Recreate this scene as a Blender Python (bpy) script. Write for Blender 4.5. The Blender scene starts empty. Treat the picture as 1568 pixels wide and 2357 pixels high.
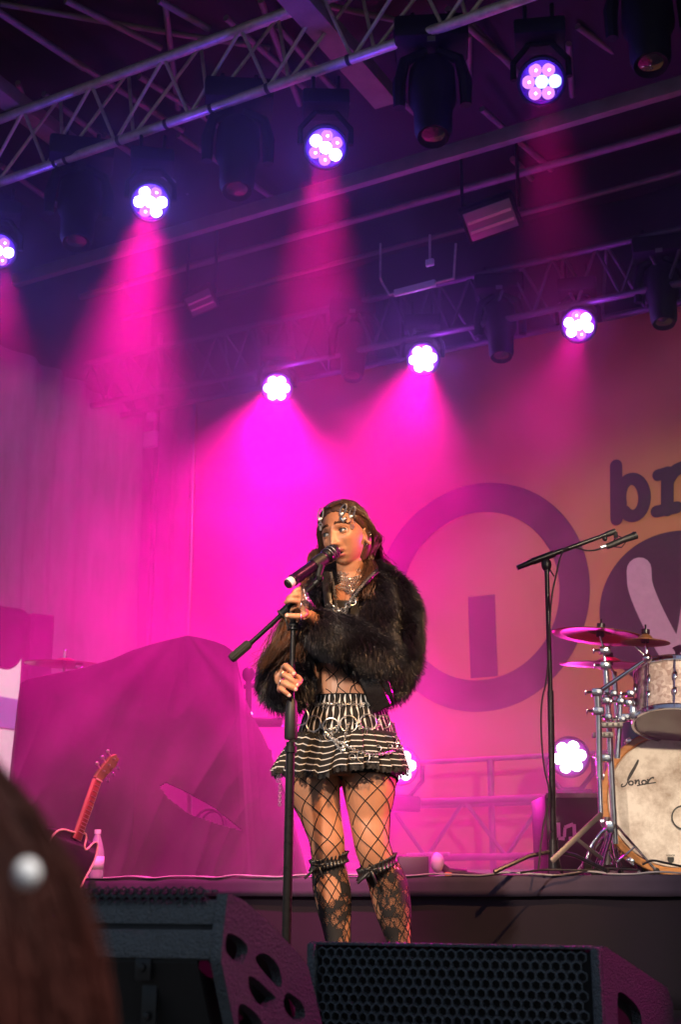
import bpy, bmesh, math, random
from mathutils import Vector, Matrix, Quaternion, noise
PI = math.pi
random.seed(11)
S = bpy.context.scene
# ------------------------------------------------------------------ camera
CAM = Vector((0, 0, 0.38)); FPX = 3100.0; PITCH = math.radians(15.9)
cd = bpy.data.cameras.new("camera"); cam = bpy.data.objects.new("camera", cd)
S.collection.objects.link(cam); S.camera = cam
cam.location = CAM; cam.rotation_euler = (math.radians(90) + PITCH, 0, 0)
cd.sensor_fit = 'VERTICAL'; cd.sensor_height = 36; cd.sensor_width = 24
cd.lens = FPX / 2357 * 36
cd.clip_start = 0.02; cd.clip_end = 400
cd.dof.use_dof = True; cd.dof.focus_distance = 4.35; cd.dof.aperture_fstop = 6.0
cd.dof.aperture_blades = 9
# ------------------------------------------------------------------ world, sun, exposure
SUN_EL, SUN_AZ = math.radians(60), math.radians(118)   # behind the camera, over the audience
w = bpy.data.worlds.new("World"); S.world = w; w.use_nodes = True
nt = w.node_tree; bg = nt.nodes['Background']
sky = nt.nodes.new('ShaderNodeTexSky'); sky.sky_type = 'NISHITA'; sky.sun_disc = False
sky.sun_elevation = SUN_EL; sky.sun_rotation = SUN_AZ; sky.air_density = 1.0; sky.dust_density = 3.0
nt.links.new(sky.outputs[0], bg.inputs[0]); bg.inputs[1].default_value = 0.095
sl = bpy.data.lights.new("sun", 'SUN'); sl.energy = 4.5; sl.angle = math.radians(4); sl.color = (1.0, .93, .85)
so = bpy.data.objects.new("sun", sl); S.collection.objects.link(so)
so.rotation_euler = (PI / 2 - SUN_EL, 0, PI - SUN_AZ)
S.view_settings.view_transform = 'Standard'; S.view_settings.look = 'None'
S.view_settings.exposure = 0.0; S.view_settings.gamma = 1
cy = S.cycles
cy.use_denoising = True; cy.max_bounces = 6; cy.diffuse_bounces = 3; cy.glossy_bounces = 3
cy.transmission_bounces = 4; cy.transparent_max_bounces = 24; cy.volume_bounces = 0; cy.volume_step_rate = 1.8; cy.volume_max_steps = 96
cy.sample_clamp_indirect = 4; cy.use_adaptive_sampling = True; cy.adaptive_threshold = 0.02
cy.caustics_reflective = False; cy.caustics_refractive = False
# ------------------------------------------------------------------ frame of the stage
PSI = math.radians(29.6)
W = Vector((math.cos(PSI), -math.sin(PSI), 0)); D = Vector((math.sin(PSI), math.cos(PSI), 0)); UP = Vector((0, 0, 1))
def st(u, v, z): return W * u + D * v + UP * z           # stage coordinates -> world
cp, sp_ = math.cos(PITCH), math.sin(PITCH)
def ray(dx, dy):
    x = (dx - 784) / FPX; y = (1178 - dy) / FPX
    return Vector((x, cp - y * sp_, sp_ + y * cp))
def atY(dx, dy, Y): r = ray(dx, dy); return CAM + r * (Y / r.y)
def atv(dx, dy, v): r = ray(dx, dy); return CAM + r * (v / r.dot(D))
def atu(dx, dy, u): r = ray(dx, dy); return CAM + r * (u / r.dot(W))
def atz(dx, dy, z): r = ray(dx, dy); return CAM + r * ((z - CAM.z) / r.z)
# ------------------------------------------------------------------ mesh helpers
def frame(d):
    d = Vector(d).normalized()
    a = Vector((0, 0, 1)) if abs(d.z) < .9 else Vector((1, 0, 0))
    x = d.cross(a).normalized(); y = d.cross(x).normalized(); return x, y, d
class MB:
    def __init__(s): s.v = []; s.f = []; s.m = []; s.cur = 0
    def add(s, vs, fs):
        o = len(s.v); s.v += [Vector(p) for p in vs]
        s.f += [[i + o for i in f] for f in fs]; s.m += [s.cur] * len(fs); return s
    def box(s, c, size, ax=None, bev=0.0):
        c = Vector(c); ax = ax or (Vector((1, 0, 0)), Vector((0, 1, 0)), Vector((0, 0, 1)))
        hx, hy, hz = [k / 2 for k in size]
        if bev <= 0:
            vs = [c + ax[0] * a * hx + ax[1] * b * hy + ax[2] * e * hz for a in (-1, 1) for b in (-1, 1) for e in (-1, 1)]
            return s.add(vs, [(0, 1, 3, 2), (4, 6, 7, 5), (0, 4, 5, 1), (2, 3, 7, 6), (0, 2, 6, 4), (1, 5, 7, 3)])
        bm = bmesh.new(); bmesh.ops.create_cube(bm, size=1)
        for q in bm.verts: q.co = Vector((q.co.x * size[0], q.co.y * size[1], q.co.z * size[2]))
        bmesh.ops.bevel(bm, geom=bm.edges[:], offset=bev, segments=2, affect='EDGES', profile=.5)
        bm.verts.index_update()
        vs = [c + ax[0] * q.co.x + ax[1] * q.co.y + ax[2] * q.co.z for q in bm.verts]
        fs = [[q.index for q in f.verts] for f in bm.faces]; bm.free(); return s.add(vs, fs)
    def tube(s, pts, r, n=10, cap=True, closed=False):
        pts = [Vector(p) for p in pts]; m = len(pts)
        rs = [r] * m if isinstance(r, (int, float)) else list(r)
        vs = []; fs = []
        t0 = (pts[1] - pts[0]).normalized(); x, y, _ = frame(t0)
        for i in range(m):
            if closed: t = (pts[(i + 1) % m] - pts[i - 1])
            else: t = pts[min(i + 1, m - 1)] - pts[max(i - 1, 0)]
            if t.length < 1e-9: t = t0.copy()
            t.normalize(); q = t0.rotation_difference(t); x = q @ x; y = q @ y; t0 = t
            for k in range(n):
                a = 2 * PI * k / n; vs.append(pts[i] + (x * math.cos(a) + y * math.sin(a)) * rs[i])
        for i in range(m if closed else m - 1):
            j = (i + 1) % m
            for k in range(n): fs.append((i * n + k, i * n + (k + 1) % n, j * n + (k + 1) % n, j * n + k))
        if cap and not closed: fs.append(tuple(range(n - 1, -1, -1))); fs.append(tuple((m - 1) * n + k for k in range(n)))
        return s.add(vs, fs)
    def ring(s, c, nrm, R, r, n=28, k=7, e=1.0):
        x, y, _ = frame(nrm); c = Vector(c)
        return s.tube([c + (x * math.cos(2 * PI * i / n) + y * math.sin(2 * PI * i / n) * e) * R for i in range(n)], r, k, closed=True)
    def lathe(s, o, axis, prof, n=24, xdir=None):
        o = Vector(o); x, y, z = frame(axis); vs = []; fs = []; m = len(prof)
        for (r, h) in prof:
            for k in range(n):
                a = 2 * PI * k / n; vs.append(o + z * h + (x * math.cos(a) + y * math.sin(a)) * max(r, 1e-5))
        for i in range(m - 1):
            for k in range(n): fs.append((i * n + k, i * n + (k + 1) % n, (i + 1) * n + (k + 1) % n, (i + 1) * n + k))
        return s.add(vs, fs)
    def ell(s, c, rad, ax=None, n=16, m=10):
        c = Vector(c); ax = ax or (Vector((1, 0, 0)), Vector((0, 1, 0)), Vector((0, 0, 1))); vs = []; fs = []
        for i in range(m + 1):
            t = PI * i / m
            for k in range(n):
                a = 2 * PI * k / n
                vs.append(c + ax[0] * rad[0] * math.sin(t) * math.cos(a) + ax[1] * rad[1] * math.sin(t) * math.sin(a) + ax[2] * rad[2] * math.cos(t))
        for i in range(m):
            for k in range(n): fs.append((i * n + k, (i + 1) * n + k, (i + 1) * n + (k + 1) % n, i * n + (k + 1) % n))
        return s.add(vs, fs)
    def grid(s, fn, nu, nv, closed_u=False):
        vs = [fn(i / nu, j / nv) for j in range(nv + 1) for i in range(nu + (0 if closed_u else 1))]
        n = nu if closed_u else nu + 1; fs = []
        for j in range(nv):
            for i in range(nu): fs.append((j * n + i, j * n + (i + 1) % n, (j + 1) * n + (i + 1) % n, (j + 1) * n + i))
        return s.add(vs, fs)
    def build(s, name, m, parent=None, smooth=True, ang=40, solid=0, sub=0, **tags):
        me = bpy.data.meshes.new(name); me.from_pydata([tuple(q) for q in s.v], [], s.f)
        mats = m if isinstance(m, (list, tuple)) else [m]
        for q in mats: me.materials.append(q)
        if any(s.m): me.polygons.foreach_set('material_index', s.m)
        me.validate(); me.update()
        o = bpy.data.objects.new(name, me); S.collection.objects.link(o)
        if parent is not None:
            bpy.context.view_layer.update() if False else None
            o.parent = parent; o.matrix_parent_inverse = pm(parent).inverted()
        if smooth:
            me.polygons.foreach_set('use_smooth', [True] * len(me.polygons))
            if ang < 180:
                bm = bmesh.new(); bm.from_mesh(me); c = math.radians(ang)
                for e in bm.edges:
                    if len(e.link_faces) == 2 and e.calc_face_angle(0) > c: e.smooth = False
                bm.to_mesh(me); bm.free()
        if solid:
            md = o.modifiers.new("solid", 'SOLIDIFY'); md.thickness = solid; md.offset = 0
        if sub:
            md = o.modifiers.new("sub", 'SUBSURF'); md.levels = sub; md.render_levels = sub
        for k, val in tags.items(): o[k] = val
        return o
def pm(o):
    mtx = o.matrix_basis.copy()
    if o.parent is not None: mtx = pm(o.parent) @ o.matrix_parent_inverse @ mtx
    return mtx
def thing(name, label, cat, loc=(0, 0, 0), group=None, kind=None):
    o = bpy.data.objects.new(name, None); S.collection.objects.link(o); o.location = loc
    o.empty_display_size = .1; o['label'] = label; o['category'] = cat
    if group: o['group'] = group
    if kind: o['kind'] = kind
    return o
def tag(o, label=None, cat=None, group=None, kind=None):
    for k, q in (('label', label), ('category', cat), ('group', group), ('kind', kind)):
        if q: o[k] = q
    return o
# ------------------------------------------------------------------ materials
def mat(name, col, rough=.6, metal=0, nscale=0, namt=.25, bump=0, bscale=60, spec=.5, sheen=0, coat=0, trans=None, sub=0, alpha=None, stretch=None):
    m = bpy.data.materials.new(name); m.use_nodes = True; t = m.node_tree; b = t.nodes['Principled BSDF']
    b.inputs['Base Color'].default_value = (*col, 1); b.inputs['Roughness'].default_value = rough
    b.inputs['Metallic'].default_value = metal; b.inputs['Specular IOR Level'].default_value = spec
    if sheen: b.inputs['Sheen Weight'].default_value = sheen
    if coat: b.inputs['Coat Weight'].default_value = coat
    if sub: b.inputs['Subsurface Weight'].default_value = sub; b.inputs['Subsurface Radius'].default_value = (.02, .008, .004); b.inputs['Subsurface Scale'].default_value = 1
    if trans: b.inputs['Transmission Weight'].default_value = trans
    if alpha: b.inputs['Alpha'].default_value = alpha
    tc = t.nodes.new('ShaderNodeTexCoord'); vec = tc.outputs['Object']
    if stretch:
        mp = t.nodes.new('ShaderNodeMapping'); mp.inputs['Scale'].default_value = stretch
        t.links.new(vec, mp.inputs[0]); vec = mp.outputs[0]
    if nscale:
        n = t.nodes.new('ShaderNodeTexNoise'); n.inputs['Scale'].default_value = nscale; n.inputs['Detail'].default_value = 6
        n.inputs['Roughness'].default_value = .65
        t.links.new(vec, n.inputs[0])
        r = t.nodes.new('ShaderNodeMapRange'); r.inputs[1].default_value = .25; r.inputs[2].default_value = .75
        r.inputs[3].default_value = 1 - namt; r.inputs[4].default_value = 1 + namt
        t.links.new(n.outputs[0], r.inputs[0])
        mx = t.nodes.new('ShaderNodeVectorMath'); mx.operation = 'SCALE'; mx.inputs[0].default_value = col
        t.links.new(r.outputs[0], mx.inputs['Scale']); t.links.new(mx.outputs[0], b.inputs['Base Color'])
        m2 = t.nodes.new('ShaderNodeMapRange'); m2.inputs[3].default_value = max(.03, rough - .12); m2.inputs[4].default_value = min(1, rough + .12)
        t.links.new(n.outputs[0], m2.inputs[0]); t.links.new(m2.outputs[0], b.inputs['Roughness'])
    if bump:
        n2 = t.nodes.new('ShaderNodeTexNoise'); n2.inputs['Scale'].default_value = bscale; n2.inputs['Detail'].default_value = 4
        t.links.new(vec, n2.inputs[0]); bp = t.nodes.new('ShaderNodeBump'); bp.inputs['Strength'].default_value = bump
        bp.inputs['Distance'].default_value = .01; t.links.new(n2.outputs[0], bp.inputs['Height']); t.links.new(bp.outputs[0], b.inputs['Normal'])
    return m
def emis(name, col, strength):
    m = bpy.data.materials.new(name); m.use_nodes = True; t = m.node_tree
    for n in list(t.nodes): t.nodes.remove(n)
    e = t.nodes.new('ShaderNodeEmission'); e.inputs[0].default_value = (*col, 1); e.inputs[1].default_value = strength
    o = t.nodes.new('ShaderNodeOutputMaterial'); t.links.new(e.outputs[0], o.inputs[0]); return m
M = {}
M['black'] = mat('black_plastic', (.012, .012, .014), .5, nscale=30)
M['blackmetal'] = mat('black_metal', (.015, .015, .017), .32, metal=.4, nscale=40)
M['alu'] = mat('aluminium', (.60, .55, .50), .42, metal=.35, nscale=14, namt=.35)
M['dullalu'] = mat('dull_aluminium', (.2, .19, .19), .5, metal=.7, nscale=10, namt=.35)
M['darkalu'] = mat('dark_aluminium', (.09, .08, .09), .5, metal=.3, nscale=10)
M['chrome'] = mat('chrome', (.75, .75, .77), .1, metal=1, nscale=30, namt=.1)
M['silver'] = mat('silver', (.85, .83, .80), .34, metal=1)
M['rubber'] = mat('rubber', (.02, .02, .02), .8)
M['white'] = mat('white_paint', (.75, .75, .76), .5, nscale=6, namt=.06)
M['lensglass'] = mat('lens_glass', (.02, .02, .03), .05, coat=1)
def spot(name, loc, target, power, col, deg, blend=.6, r=.06):
    l = bpy.data.lights.new(name, 'SPOT'); l.energy = power; l.color = col; l.spot_size = math.radians(deg); l.spot_blend = blend
    l.shadow_soft_size = r; o = bpy.data.objects.new(name, l); S.collection.objects.link(o)
    o.location = loc; o.rotation_euler = (Vector(target) - Vector(loc)).to_track_quat('-Z', 'Y').to_euler(); return o
def point(name, loc, power, col, r=.08):
    l = bpy.data.lights.new(name, 'POINT'); l.energy = power; l.color = col; l.shadow_soft_size = r
    o = bpy.data.objects.new(name, l); S.collection.objects.link(o); o.location = loc; return o
# ================================================================== setting
m_floor = mat('stage_boards', (.03, .028, .03), .45, nscale=8, bump=.2)
m_ground = mat('asphalt', (.06, .06, .06), .9, nscale=5, bump=.3)
m_skirt = mat('skirt_cloth', (.012, .006, .015), .9, nscale=3, namt=.4)
m_skirt2 = mat('fascia_cloth', (.060, .040, .075), .85, nscale=5)
tag(MB().box((0, 20, -1.29), (240, 240, .02)).build('ground', m_ground), kind='structure')
b = MB(); b.box(st(-1.2, 5.4, -.6), (11.6, 7.0, 1.2), (W, D, UP)); tag(b.build('stage_floor', m_floor), kind='structure')
# drum riser with cloth skirt
VR = 4.9
rz = thing('stage_riser', 'long black riser behind the singer, its front hung with dark cloth', 'riser', st(-1, VR, 0))
MB().box(st(-1.0, VR + 1.5, .437), (11.0, 3.0, .026), (W, D, UP)).build('platform', m_floor, rz)
for u in (-5.5, -3.5, -1.5, .5, 2.5):
    MB().box(st(u, VR + .4, .2115), (.06, .06, .423), (W, D, UP)).build('leg', M['dullalu'], rz)
def skirt_fn(a, c):
    u = -6.5 + 11.0 * a
    fold = .012 * math.sin(u * 13 + 2 * noise.noise(Vector((u * 1.3, 0, 3)))) * (1 - c) + .02 * noise.noise(Vector((u * 2.2, c * 1.5, 0)))
    return st(u, VR - .015 - fold * (1 - c * .5), .448 * c)
MB().grid(skirt_fn, 420, 8).build('skirt', m_skirt, rz, solid=.003)
def fas(a, c):
    u = -6.5 + 11.0 * a
    return st(u, VR - .045 - .006 * noise.noise(Vector((u * 3, c, 9))), .452 - (.075 + .006 * noise.noise(Vector((u * 2, 5, 0)))) * (1 - c))
MB().grid(fas, 300, 3).build('fascia', m_skirt2, rz, solid=.003)
def fray(a, c):
    u = -6.5 + 11.0 * a
    return st(u, VR - .052 + .06 * c, .458 + .0035 * math.sin(u * 21) + .006 * noise.noise(Vector((u * 9, 0, 0))))
MB().grid(fray, 500, 1).build('edge_strip', mat('edge_felt', (.4, .37, .4), .9, nscale=20), rz, solid=.006)
# roof skin and back and side cloths
m_roof = mat('roof_skin', (.022, .018, .018), .7, nscale=2)
tag(MB().grid(lambda a, c: st(-7.3 + 12.2 * a, 1.2 + 8.1 * c, 6.15 - 1.3 * abs(c - .35) + .02 * math.sin(a * 60)), 60, 24).build('roof_canopy', m_roof, solid=.01),
    'dark roof skin stretched over the whole stage above the trusses', 'roof')
VB = 8.7
def cloth_mat(name, c1, c2, thr=0.0):
    m = mat(name, c1, .9, nscale=2.2, namt=.16, bump=.25, bscale=220, sheen=.2); return m
def wr(u, z): return .035 * noise.noise(Vector((u * .7, z * .5, 1))) + .012 * noise.noise(Vector((u * 3, z * 1.2, 4))) + .015 * math.exp(-((u + 1.98) / .02) ** 2) + .012 * math.exp(-((u + 4.2) / .02) ** 2) + .012 * math.exp(-((u - .25) / .02) ** 2)
ban = thing('backdrop_banner', 'huge orange cloth banner with dark round emblems closing the back of the stage', 'banner', st(-1, VB, 0))
UL = -6.35
MB().grid(lambda a, c: st(UL + (5.2 - UL) * a, VB + wr(UL + (5.2 - UL) * a, .55 + 3.85 * c), .55 + 3.85 * c), 330, 90).build('cloth', mat('orange_cloth', (.46, .235, .07), .9, nscale=1.6, namt=.12, bump=.3, bscale=260, sheen=.15, stretch=(1, 1, .6)), ban, solid=.002)
m_print = mat('dark_print', (.022, .010, .026), .9, nscale=30, namt=.5, bump=.2, bscale=250)
m_print2 = mat('pale_print', (.5, .36, .42), .9, nscale=20, namt=.1)
def uvz(dx, dy): p = atv(dx, dy, VB); return (p.dot(W), p.z)
def onb(u, z, off): return st(u, VB - off + wr(u, z), z)
def flat(fn, nu, nv, off, name, m, cu=False): return MB().grid(lambda a, c: onb(*fn(a, c), off), nu, nv, cu).build(name, m, ban)
pts = [uvz(*q) for q in ((1348, 1342), (1148, 1099), (1102, 1647), (911, 1265))]
# least squares circle
import numpy as np
def circ(pts):
    A = np.array([[2 * a, 2 * b_, 1] for a, b_ in pts]); r = np.array([a * a + b_ * b_ for a, b_ in pts])
    s_ = np.linalg.lstsq(A, r, rcond=None)[0]; return s_[0], s_[1], math.sqrt(s_[2] + s_[0] ** 2 + s_[1] ** 2)
cu_, cz_, cr_ = circ(pts)
ri = cr_ * .735
flat(lambda a, c: (cu_ + (ri + (cr_ - ri) * c) * math.cos(2 * PI * a), cz_ + (ri + (cr_ - ri) * c) * math.sin(2 * PI * a)), 120, 6, .012, 'ring_emblem', m_print, True)
bl, br_ = uvz(1081, 1376)[0], uvz(1142, 1369)[0]; bt = uvz(1110, 1372)[1]
flat(lambda a, c: (bl + (br_ - bl) * a, cz_ - ri * .97 + (bt - cz_ + ri * .97) * c), 8, 30, .014, 'bar_emblem', m_print)
dcu, dcz, dr = circ([uvz(1385, 1406), uvz(1568, 1222), uvz(1431, 1535), uvz(1420, 1298)])
flat(lambda a, c: (dcu + dr * c * math.cos(2 * PI * a), dcz + dr * c * math.sin(2 * PI * a)), 110, 14, .012, 'disc_emblem', m_print, True)
def stroke(pts, wd, off, mb, seg=8):
    P = [Vector((a, b_)) for a, b_ in pts]; L = []; R = []
    for i, p in enumerate(P):
        t = (P[min(i + 1, len(P) - 1)] - P[max(i - 1, 0)]).normalized(); n = Vector((-t.y, t.x))
        L.append(p + n * wd / 2); R.append(p - n * wd / 2)
    vs = [onb(q.x, q.y, off) for q in L + R]; k = len(P)
    mb.add(vs, [(i, i + 1, k + i + 1, k + i) for i in range(k - 1)])
    for e, sgn in ((0, -1), (k - 1, 1)):
        c = P[e]; t = (P[1] - P[0]).normalized() if e == 0 else (P[-1] - P[-2]).normalized(); t *= sgn; n = Vector((-t.y, t.x))
        a_ = [c + (n * math.cos(PI * j / seg) + t * math.sin(PI * j / seg)) * wd / 2 for j in range(seg + 1)]
        mb.add([onb(c.x, c.y, off)] + [onb(q.x, q.y, off) for q in a_], [(0, j + 1, j + 2) for j in range(seg)])
def dens(pts, n=6):
    out = []
    for i in range(len(pts) - 1):
        for j in range(n): out.append(tuple(pts[i][k] + (pts[i + 1][k] - pts[i][k]) * j / n for k in (0, 1)))
    return out + [pts[-1]]
def smooth_path(pts, it=2):
    for _ in range(it):
        q = [pts[0]]
        for i in range(len(pts) - 1):
            a, b_ = pts[i], pts[i + 1]
            q += [tuple(a[k] * .75 + b_[k] * .25 for k in range(len(a))), tuple(a[k] * .25 + b_[k] * .75 for k in range(len(a)))]
        pts = q + [pts[-1]]
    return pts
v1 = [uvz(1474, 1312), uvz(1476, 1361), uvz(1549, 1508)]
v2u = v1[2][0] + (v1[2][0] - v1[1][0]); mb = MB()
stroke(smooth_path([v1[0], v1[1], v1[2], (v1[2][0] + .09, v1[2][1] - .04), (v2u + .02, v1[1][1]), (v2u + .03, v1[0][1])], 3), .17, .016, mb)
mb.build('tick_emblem', m_print2, ban)
def z4(px, py): return uvz((1460 + .70153 * px) / 1.6327, (1700 + .70153 * py) / 1.6327)
mb = MB(); lw = .088
stroke(dens([z4(1225, 72), z4(1226, 200), z4(1228, 358)]), lw, .012, mb)
bc = z4(1312, 242); bw = (z4(1372, 240)[0] - z4(1240, 240)[0]) / 2; bh = (z4(1310, 145)[1] - z4(1310, 345)[1]) / 2
stroke([(bc[0] + bw * math.cos(t), bc[1] + bh * math.sin(t)) for t in [PI + .25 + (2 * PI - .5) * -i / 30 + 2 * PI * 0 for i in range(31)]], lw, .014, mb)
mb.build('letter_b', m_print, ban)
mb = MB()
stroke(dens([z4(1450, 122), z4(1500, 108)], 3), lw * .95, .012, mb)
stroke(dens([z4(1500, 108), z4(1500, 310)]), lw, .014, mb)
stroke(dens([z4(1442, 318), z4(1552, 296)]), lw * .95, .016, mb)
stroke(smooth_path([z4(1500, 165), z4(1530, 105), z4(1580, 78), z4(1640, 72)], 3), lw, .018, mb)
mb.build('letter_r', m_print, ban)
# plain cloth behind, from the left post to the banner, gathered
m_back = mat('grey_gauze', (.30, .26, .28), .9, nscale=5, namt=.3, bump=.3, bscale=120)
tag(MB().grid(lambda a, c: st(-6.99 + .68 * a, VB - .06 + .03 * math.sin(a * 22 + 2 * noise.noise(Vector((0, 0, c * 3)))), .3 + 4.1 * c), 90, 20).build('back_drape', m_back, solid=.003),
    'narrow gathered grey drape at the back left corner beside the post', 'drape')
# left side gauze curtain, part of its hem hitched up
USL = -6.85
m_side = mat('side_gauze', (.30, .26, .30), .95, nscale=3, namt=.6, bump=.5, bscale=90, stretch=(3, 3, .6))
def hem(v):
    if v > 7.40: return .12
    if v > 7.2: return 2.15 - 0.0 * v
    return 1.95 + .28 * abs(math.sin((v - 7.2) * 4.2)) ** .7
def sidec(v0, v1, z1, hemf, off=0):
    def fn(a, c):
        v = v0 + (v1 - v0) * a; h = hemf(v); z = h + (z1 - h) * c
        f = .035 * math.sin(v * 17 + 1.3 * math.sin(v * 5)) + .03 * noise.noise(Vector((v * 2, z * .8, 0)))
        return st(USL + off + f, v, z)
    return fn
t = m_side.node_tree; tl_ = t.nodes.new('ShaderNodeBsdfTranslucent'); tl_.inputs[0].default_value = (.75, .72, .75, 1); mx_ = t.nodes.new('ShaderNodeMixShader'); mx_.inputs[0].default_value = .22
out_ = [n for n in t.nodes if n.type == 'OUTPUT_MATERIAL'][0]; t.links.new(t.nodes['Principled BSDF'].outputs[0], mx_.inputs[1]); t.links.new(tl_.outputs[0], mx_.inputs[2]); t.links.new(mx_.outputs[0], out_.inputs[0])
side = thing('side_curtain', 'pale grey gauze curtain hanging along the left side of the stage', 'curtain', st(USL, 7, 0))
MB().grid(sidec(1.6, 8.62, 4.36, hem), 420, 40).build('gauze', m_side, side)
m_dk = mat('dark_gauze', (.10, .07, .09), .95, nscale=3, namt=.3, bump=.4, bscale=90)
def hem2(v): return 1.93 + .16 * (1 + math.sin(v * 8.5 + .8)) if v < 7.28 else 1.75
MB().grid(sidec(1.6, 7.42, 2.38, hem2, .05), 260, 12).build('valance', m_dk, side, solid=.003)
MB().grid(sidec(7.32, 7.50, 2.38, lambda v: .1, .1), 20, 20).build('edge_fold', m_dk, side, solid=.003)
tag(MB().grid(lambda a, c: st(4.55 + .04 * math.sin(c * 60), 1.6 + 7.1 * c, 4.3 * a), 10, 120).build('wing_curtain', m_dk, solid=.003),
    'dark curtain along the right side of the stage', 'curtain')
# post in the corner
cpost = thing('corner_tower', 'silver corner post standing between side gauze and backdrop', 'post', st(-6.62, 8.45, 0))
MB().tube([st(-6.6, 8.5, .02), st(-6.6, 8.5, 5.0)], .022).build('pole', M['dullalu'], cpost)
MB().box(st(-6.6, 8.5, .01), (.4, .4, .02), (W, D, UP)).build('base_plate', M['dullalu'], cpost)
MB().box(st(-6.6, 8.42, 4.02), (.13, .05, .14), (W, D, UP), .01).build('bracket', M['white'], cpost)
MB().box(st(-6.6, 8.42, 4.22), (.07, .05, .07), (W, D, UP), .01).build('bracket', M['white'], cpost)
# beyond the side: white trailer with blue band
tr = thing('parked_trailer', 'white box trailer with a blue band standing outside beyond the left curtain', 'trailer', st(-13.4, 11.5, -1.28))
MB().box(st(-13.4, 11.5, 1.9), (2.4, 9.0, 5.2), (W, D, UP), .04).build('body', M['white'], tr)
MB().box(st(-12.192, 11.5, 2.62), (.012, 8.9, .38), (W, D, UP)).build('blue_band', mat('blue_paint', (.12, .16, .5), .5, nscale=4, namt=.1), tr)
for z in (2.32, 2.2, 2.08): MB().box(st(-12.185, 12.3, z), (.02, .6, .045), (W, D, UP)).build('vent_slat', M['dullalu'], tr)
for v in (9.2, 13.4): MB().lathe(st(-12.2, v, -.93), W, [(.0, -.1), (.3, -.1), (.34, -.06), (.34, .06), (.3, .1), (0, .1)]).build('wheel', M['rubber'], tr)

# dark cloths closing the side above the gauze
tag(MB().grid(lambda a, c: st(USL - .12 + .03 * math.sin(c * 50), 1.4 + 7.5 * c, 4.2 + 2.0 * a), 6, 120).build('side_cloth', m_roof, solid=.004),
    'dark cloth closing the left side between gauze curtain and roof skin', 'cloth')
tag(MB().grid(lambda a, c: st(-7.0 + 11.8 * c, 8.86, 4.1 + 2.0 * a), 6, 60).build('rear_cloth', m_roof, solid=.004),
    'dark cloth closing the back between backdrop top and roof skin', 'cloth')
tag(MB().grid(lambda a, c: st(4.75, 1.4 + 7.5 * c, 4.1 + 2.0 * a), 6, 60).build('side_cloth', m_roof, solid=.004),
    'dark cloth closing the right side between wing curtain and roof skin', 'cloth')
# ================================================================== rig
SMOKE = .13
MAG = (1.0, .0, .34); VIO = (.12, .05, 1.0)
def truss(name, label, chords, r, zig, cat='truss', m=None, zr=.011, clamps=()):
    t = thing(name, label, cat, chords[0][0], 'aluminium trusses of the stage roof'); m = m or M['alu']
    for a, c in chords: MB().tube([a, a.lerp(c, .5), c], r, 14).build('chord', m, t)
    b = MB()
    for (i, j, n, ph) in zig:
        A, B = chords[i], chords[j]
        for k in range(n):
            s0, s1, s2 = (k + ph) / n, (k + ph + .5) / n, (k + ph + 1) / n
            if s2 > 1: break
            p, q, e = A[0].lerp(A[1], s0), B[0].lerp(B[1], s1), A[0].lerp(A[1], s2)
            b.tube([p, q], zr, 8, False); b.tube([q, e], zr, 8, False)
    b.build('bracing', m, t, kind='stuff')
    return t
def extend(p, q, a, c): d = q - p; return (p + d * a, p + d * c)
VF = 5.66
bot = extend(atv(0, 419, VF), atv(796, 140, VF), -.5, 2.1)
topa = extend(atv(0, 274, VF - .06), atv(731, 0, VF - .06), -.5, 2.3)
zt = topa[0].z + .04
topb = (st(topa[0].dot(W), VF + .12, zt + .13), st(topa[1].dot(W), VF + .12, zt + .13))
f1 = truss('lighting_truss', 'bright three-chord truss crossing the top left, washlights hang under it', [bot, topa, topb], .029, [(0, 1, 12, 0), (0, 2, 12, .25)])
# cable wraps on the bottom chord
bw_ = MB()
for k in (.262, .275, .338, .392, .441, .50, .58, .63): 
    p = bot[0].lerp(bot[1], k); bw_.tube([p - W * .012, p + W * .012], .031, 12)
bw_.build('cable_tie', M['rubber'], f1)
# flat box beams and tubes across the roof, under the skin
def beam(p, q, h, dpt, name, label, m):
    t = thing(name, label, 'beam', p, 'roof members above the stage')
    d = (q - p).normalized(); y = UP.cross(d).normalized(); z = d.cross(y)
    MB().box((p + q) / 2, ((q - p).length, dpt, h), (d, y, z), .004).build('bar', m, t); return t
m_beam = mat('beam_grey', (.27, .21, .19), .6, metal=.1, nscale=8)
def along_w(x0, y0, x1, y1, v, a=-.7, c=1.25): return extend(atv(x0, y0, v), atv(x1, y1, v), a, c)
p, q = along_w(0, 655, 1568, 196, 7.1); beam(p, q, .10, .06, 'roof_beam', 'long flat grey beam rising to the right just above the front washlight beams', m_beam)
def pipe(p, q, r, label, m=None, grp='roof members above the stage'):
    t = MB().tube([p, p.lerp(q, .5), q], r, 10).build('roof_pipe', m or m_beam); tag(t, label, 'pipe', grp); return t
p, q = along_w(0, 735, 1568, 295, 7.9); pipe(p, q, .028, 'round roof pipe rising to the right, lower of the two long crossing lines')
p, q = along_w(0, 810, 1568, 395, 8.45); pipe(p, q, .02, 'thin long roof pipe nearest to the orange backdrop')
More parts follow.
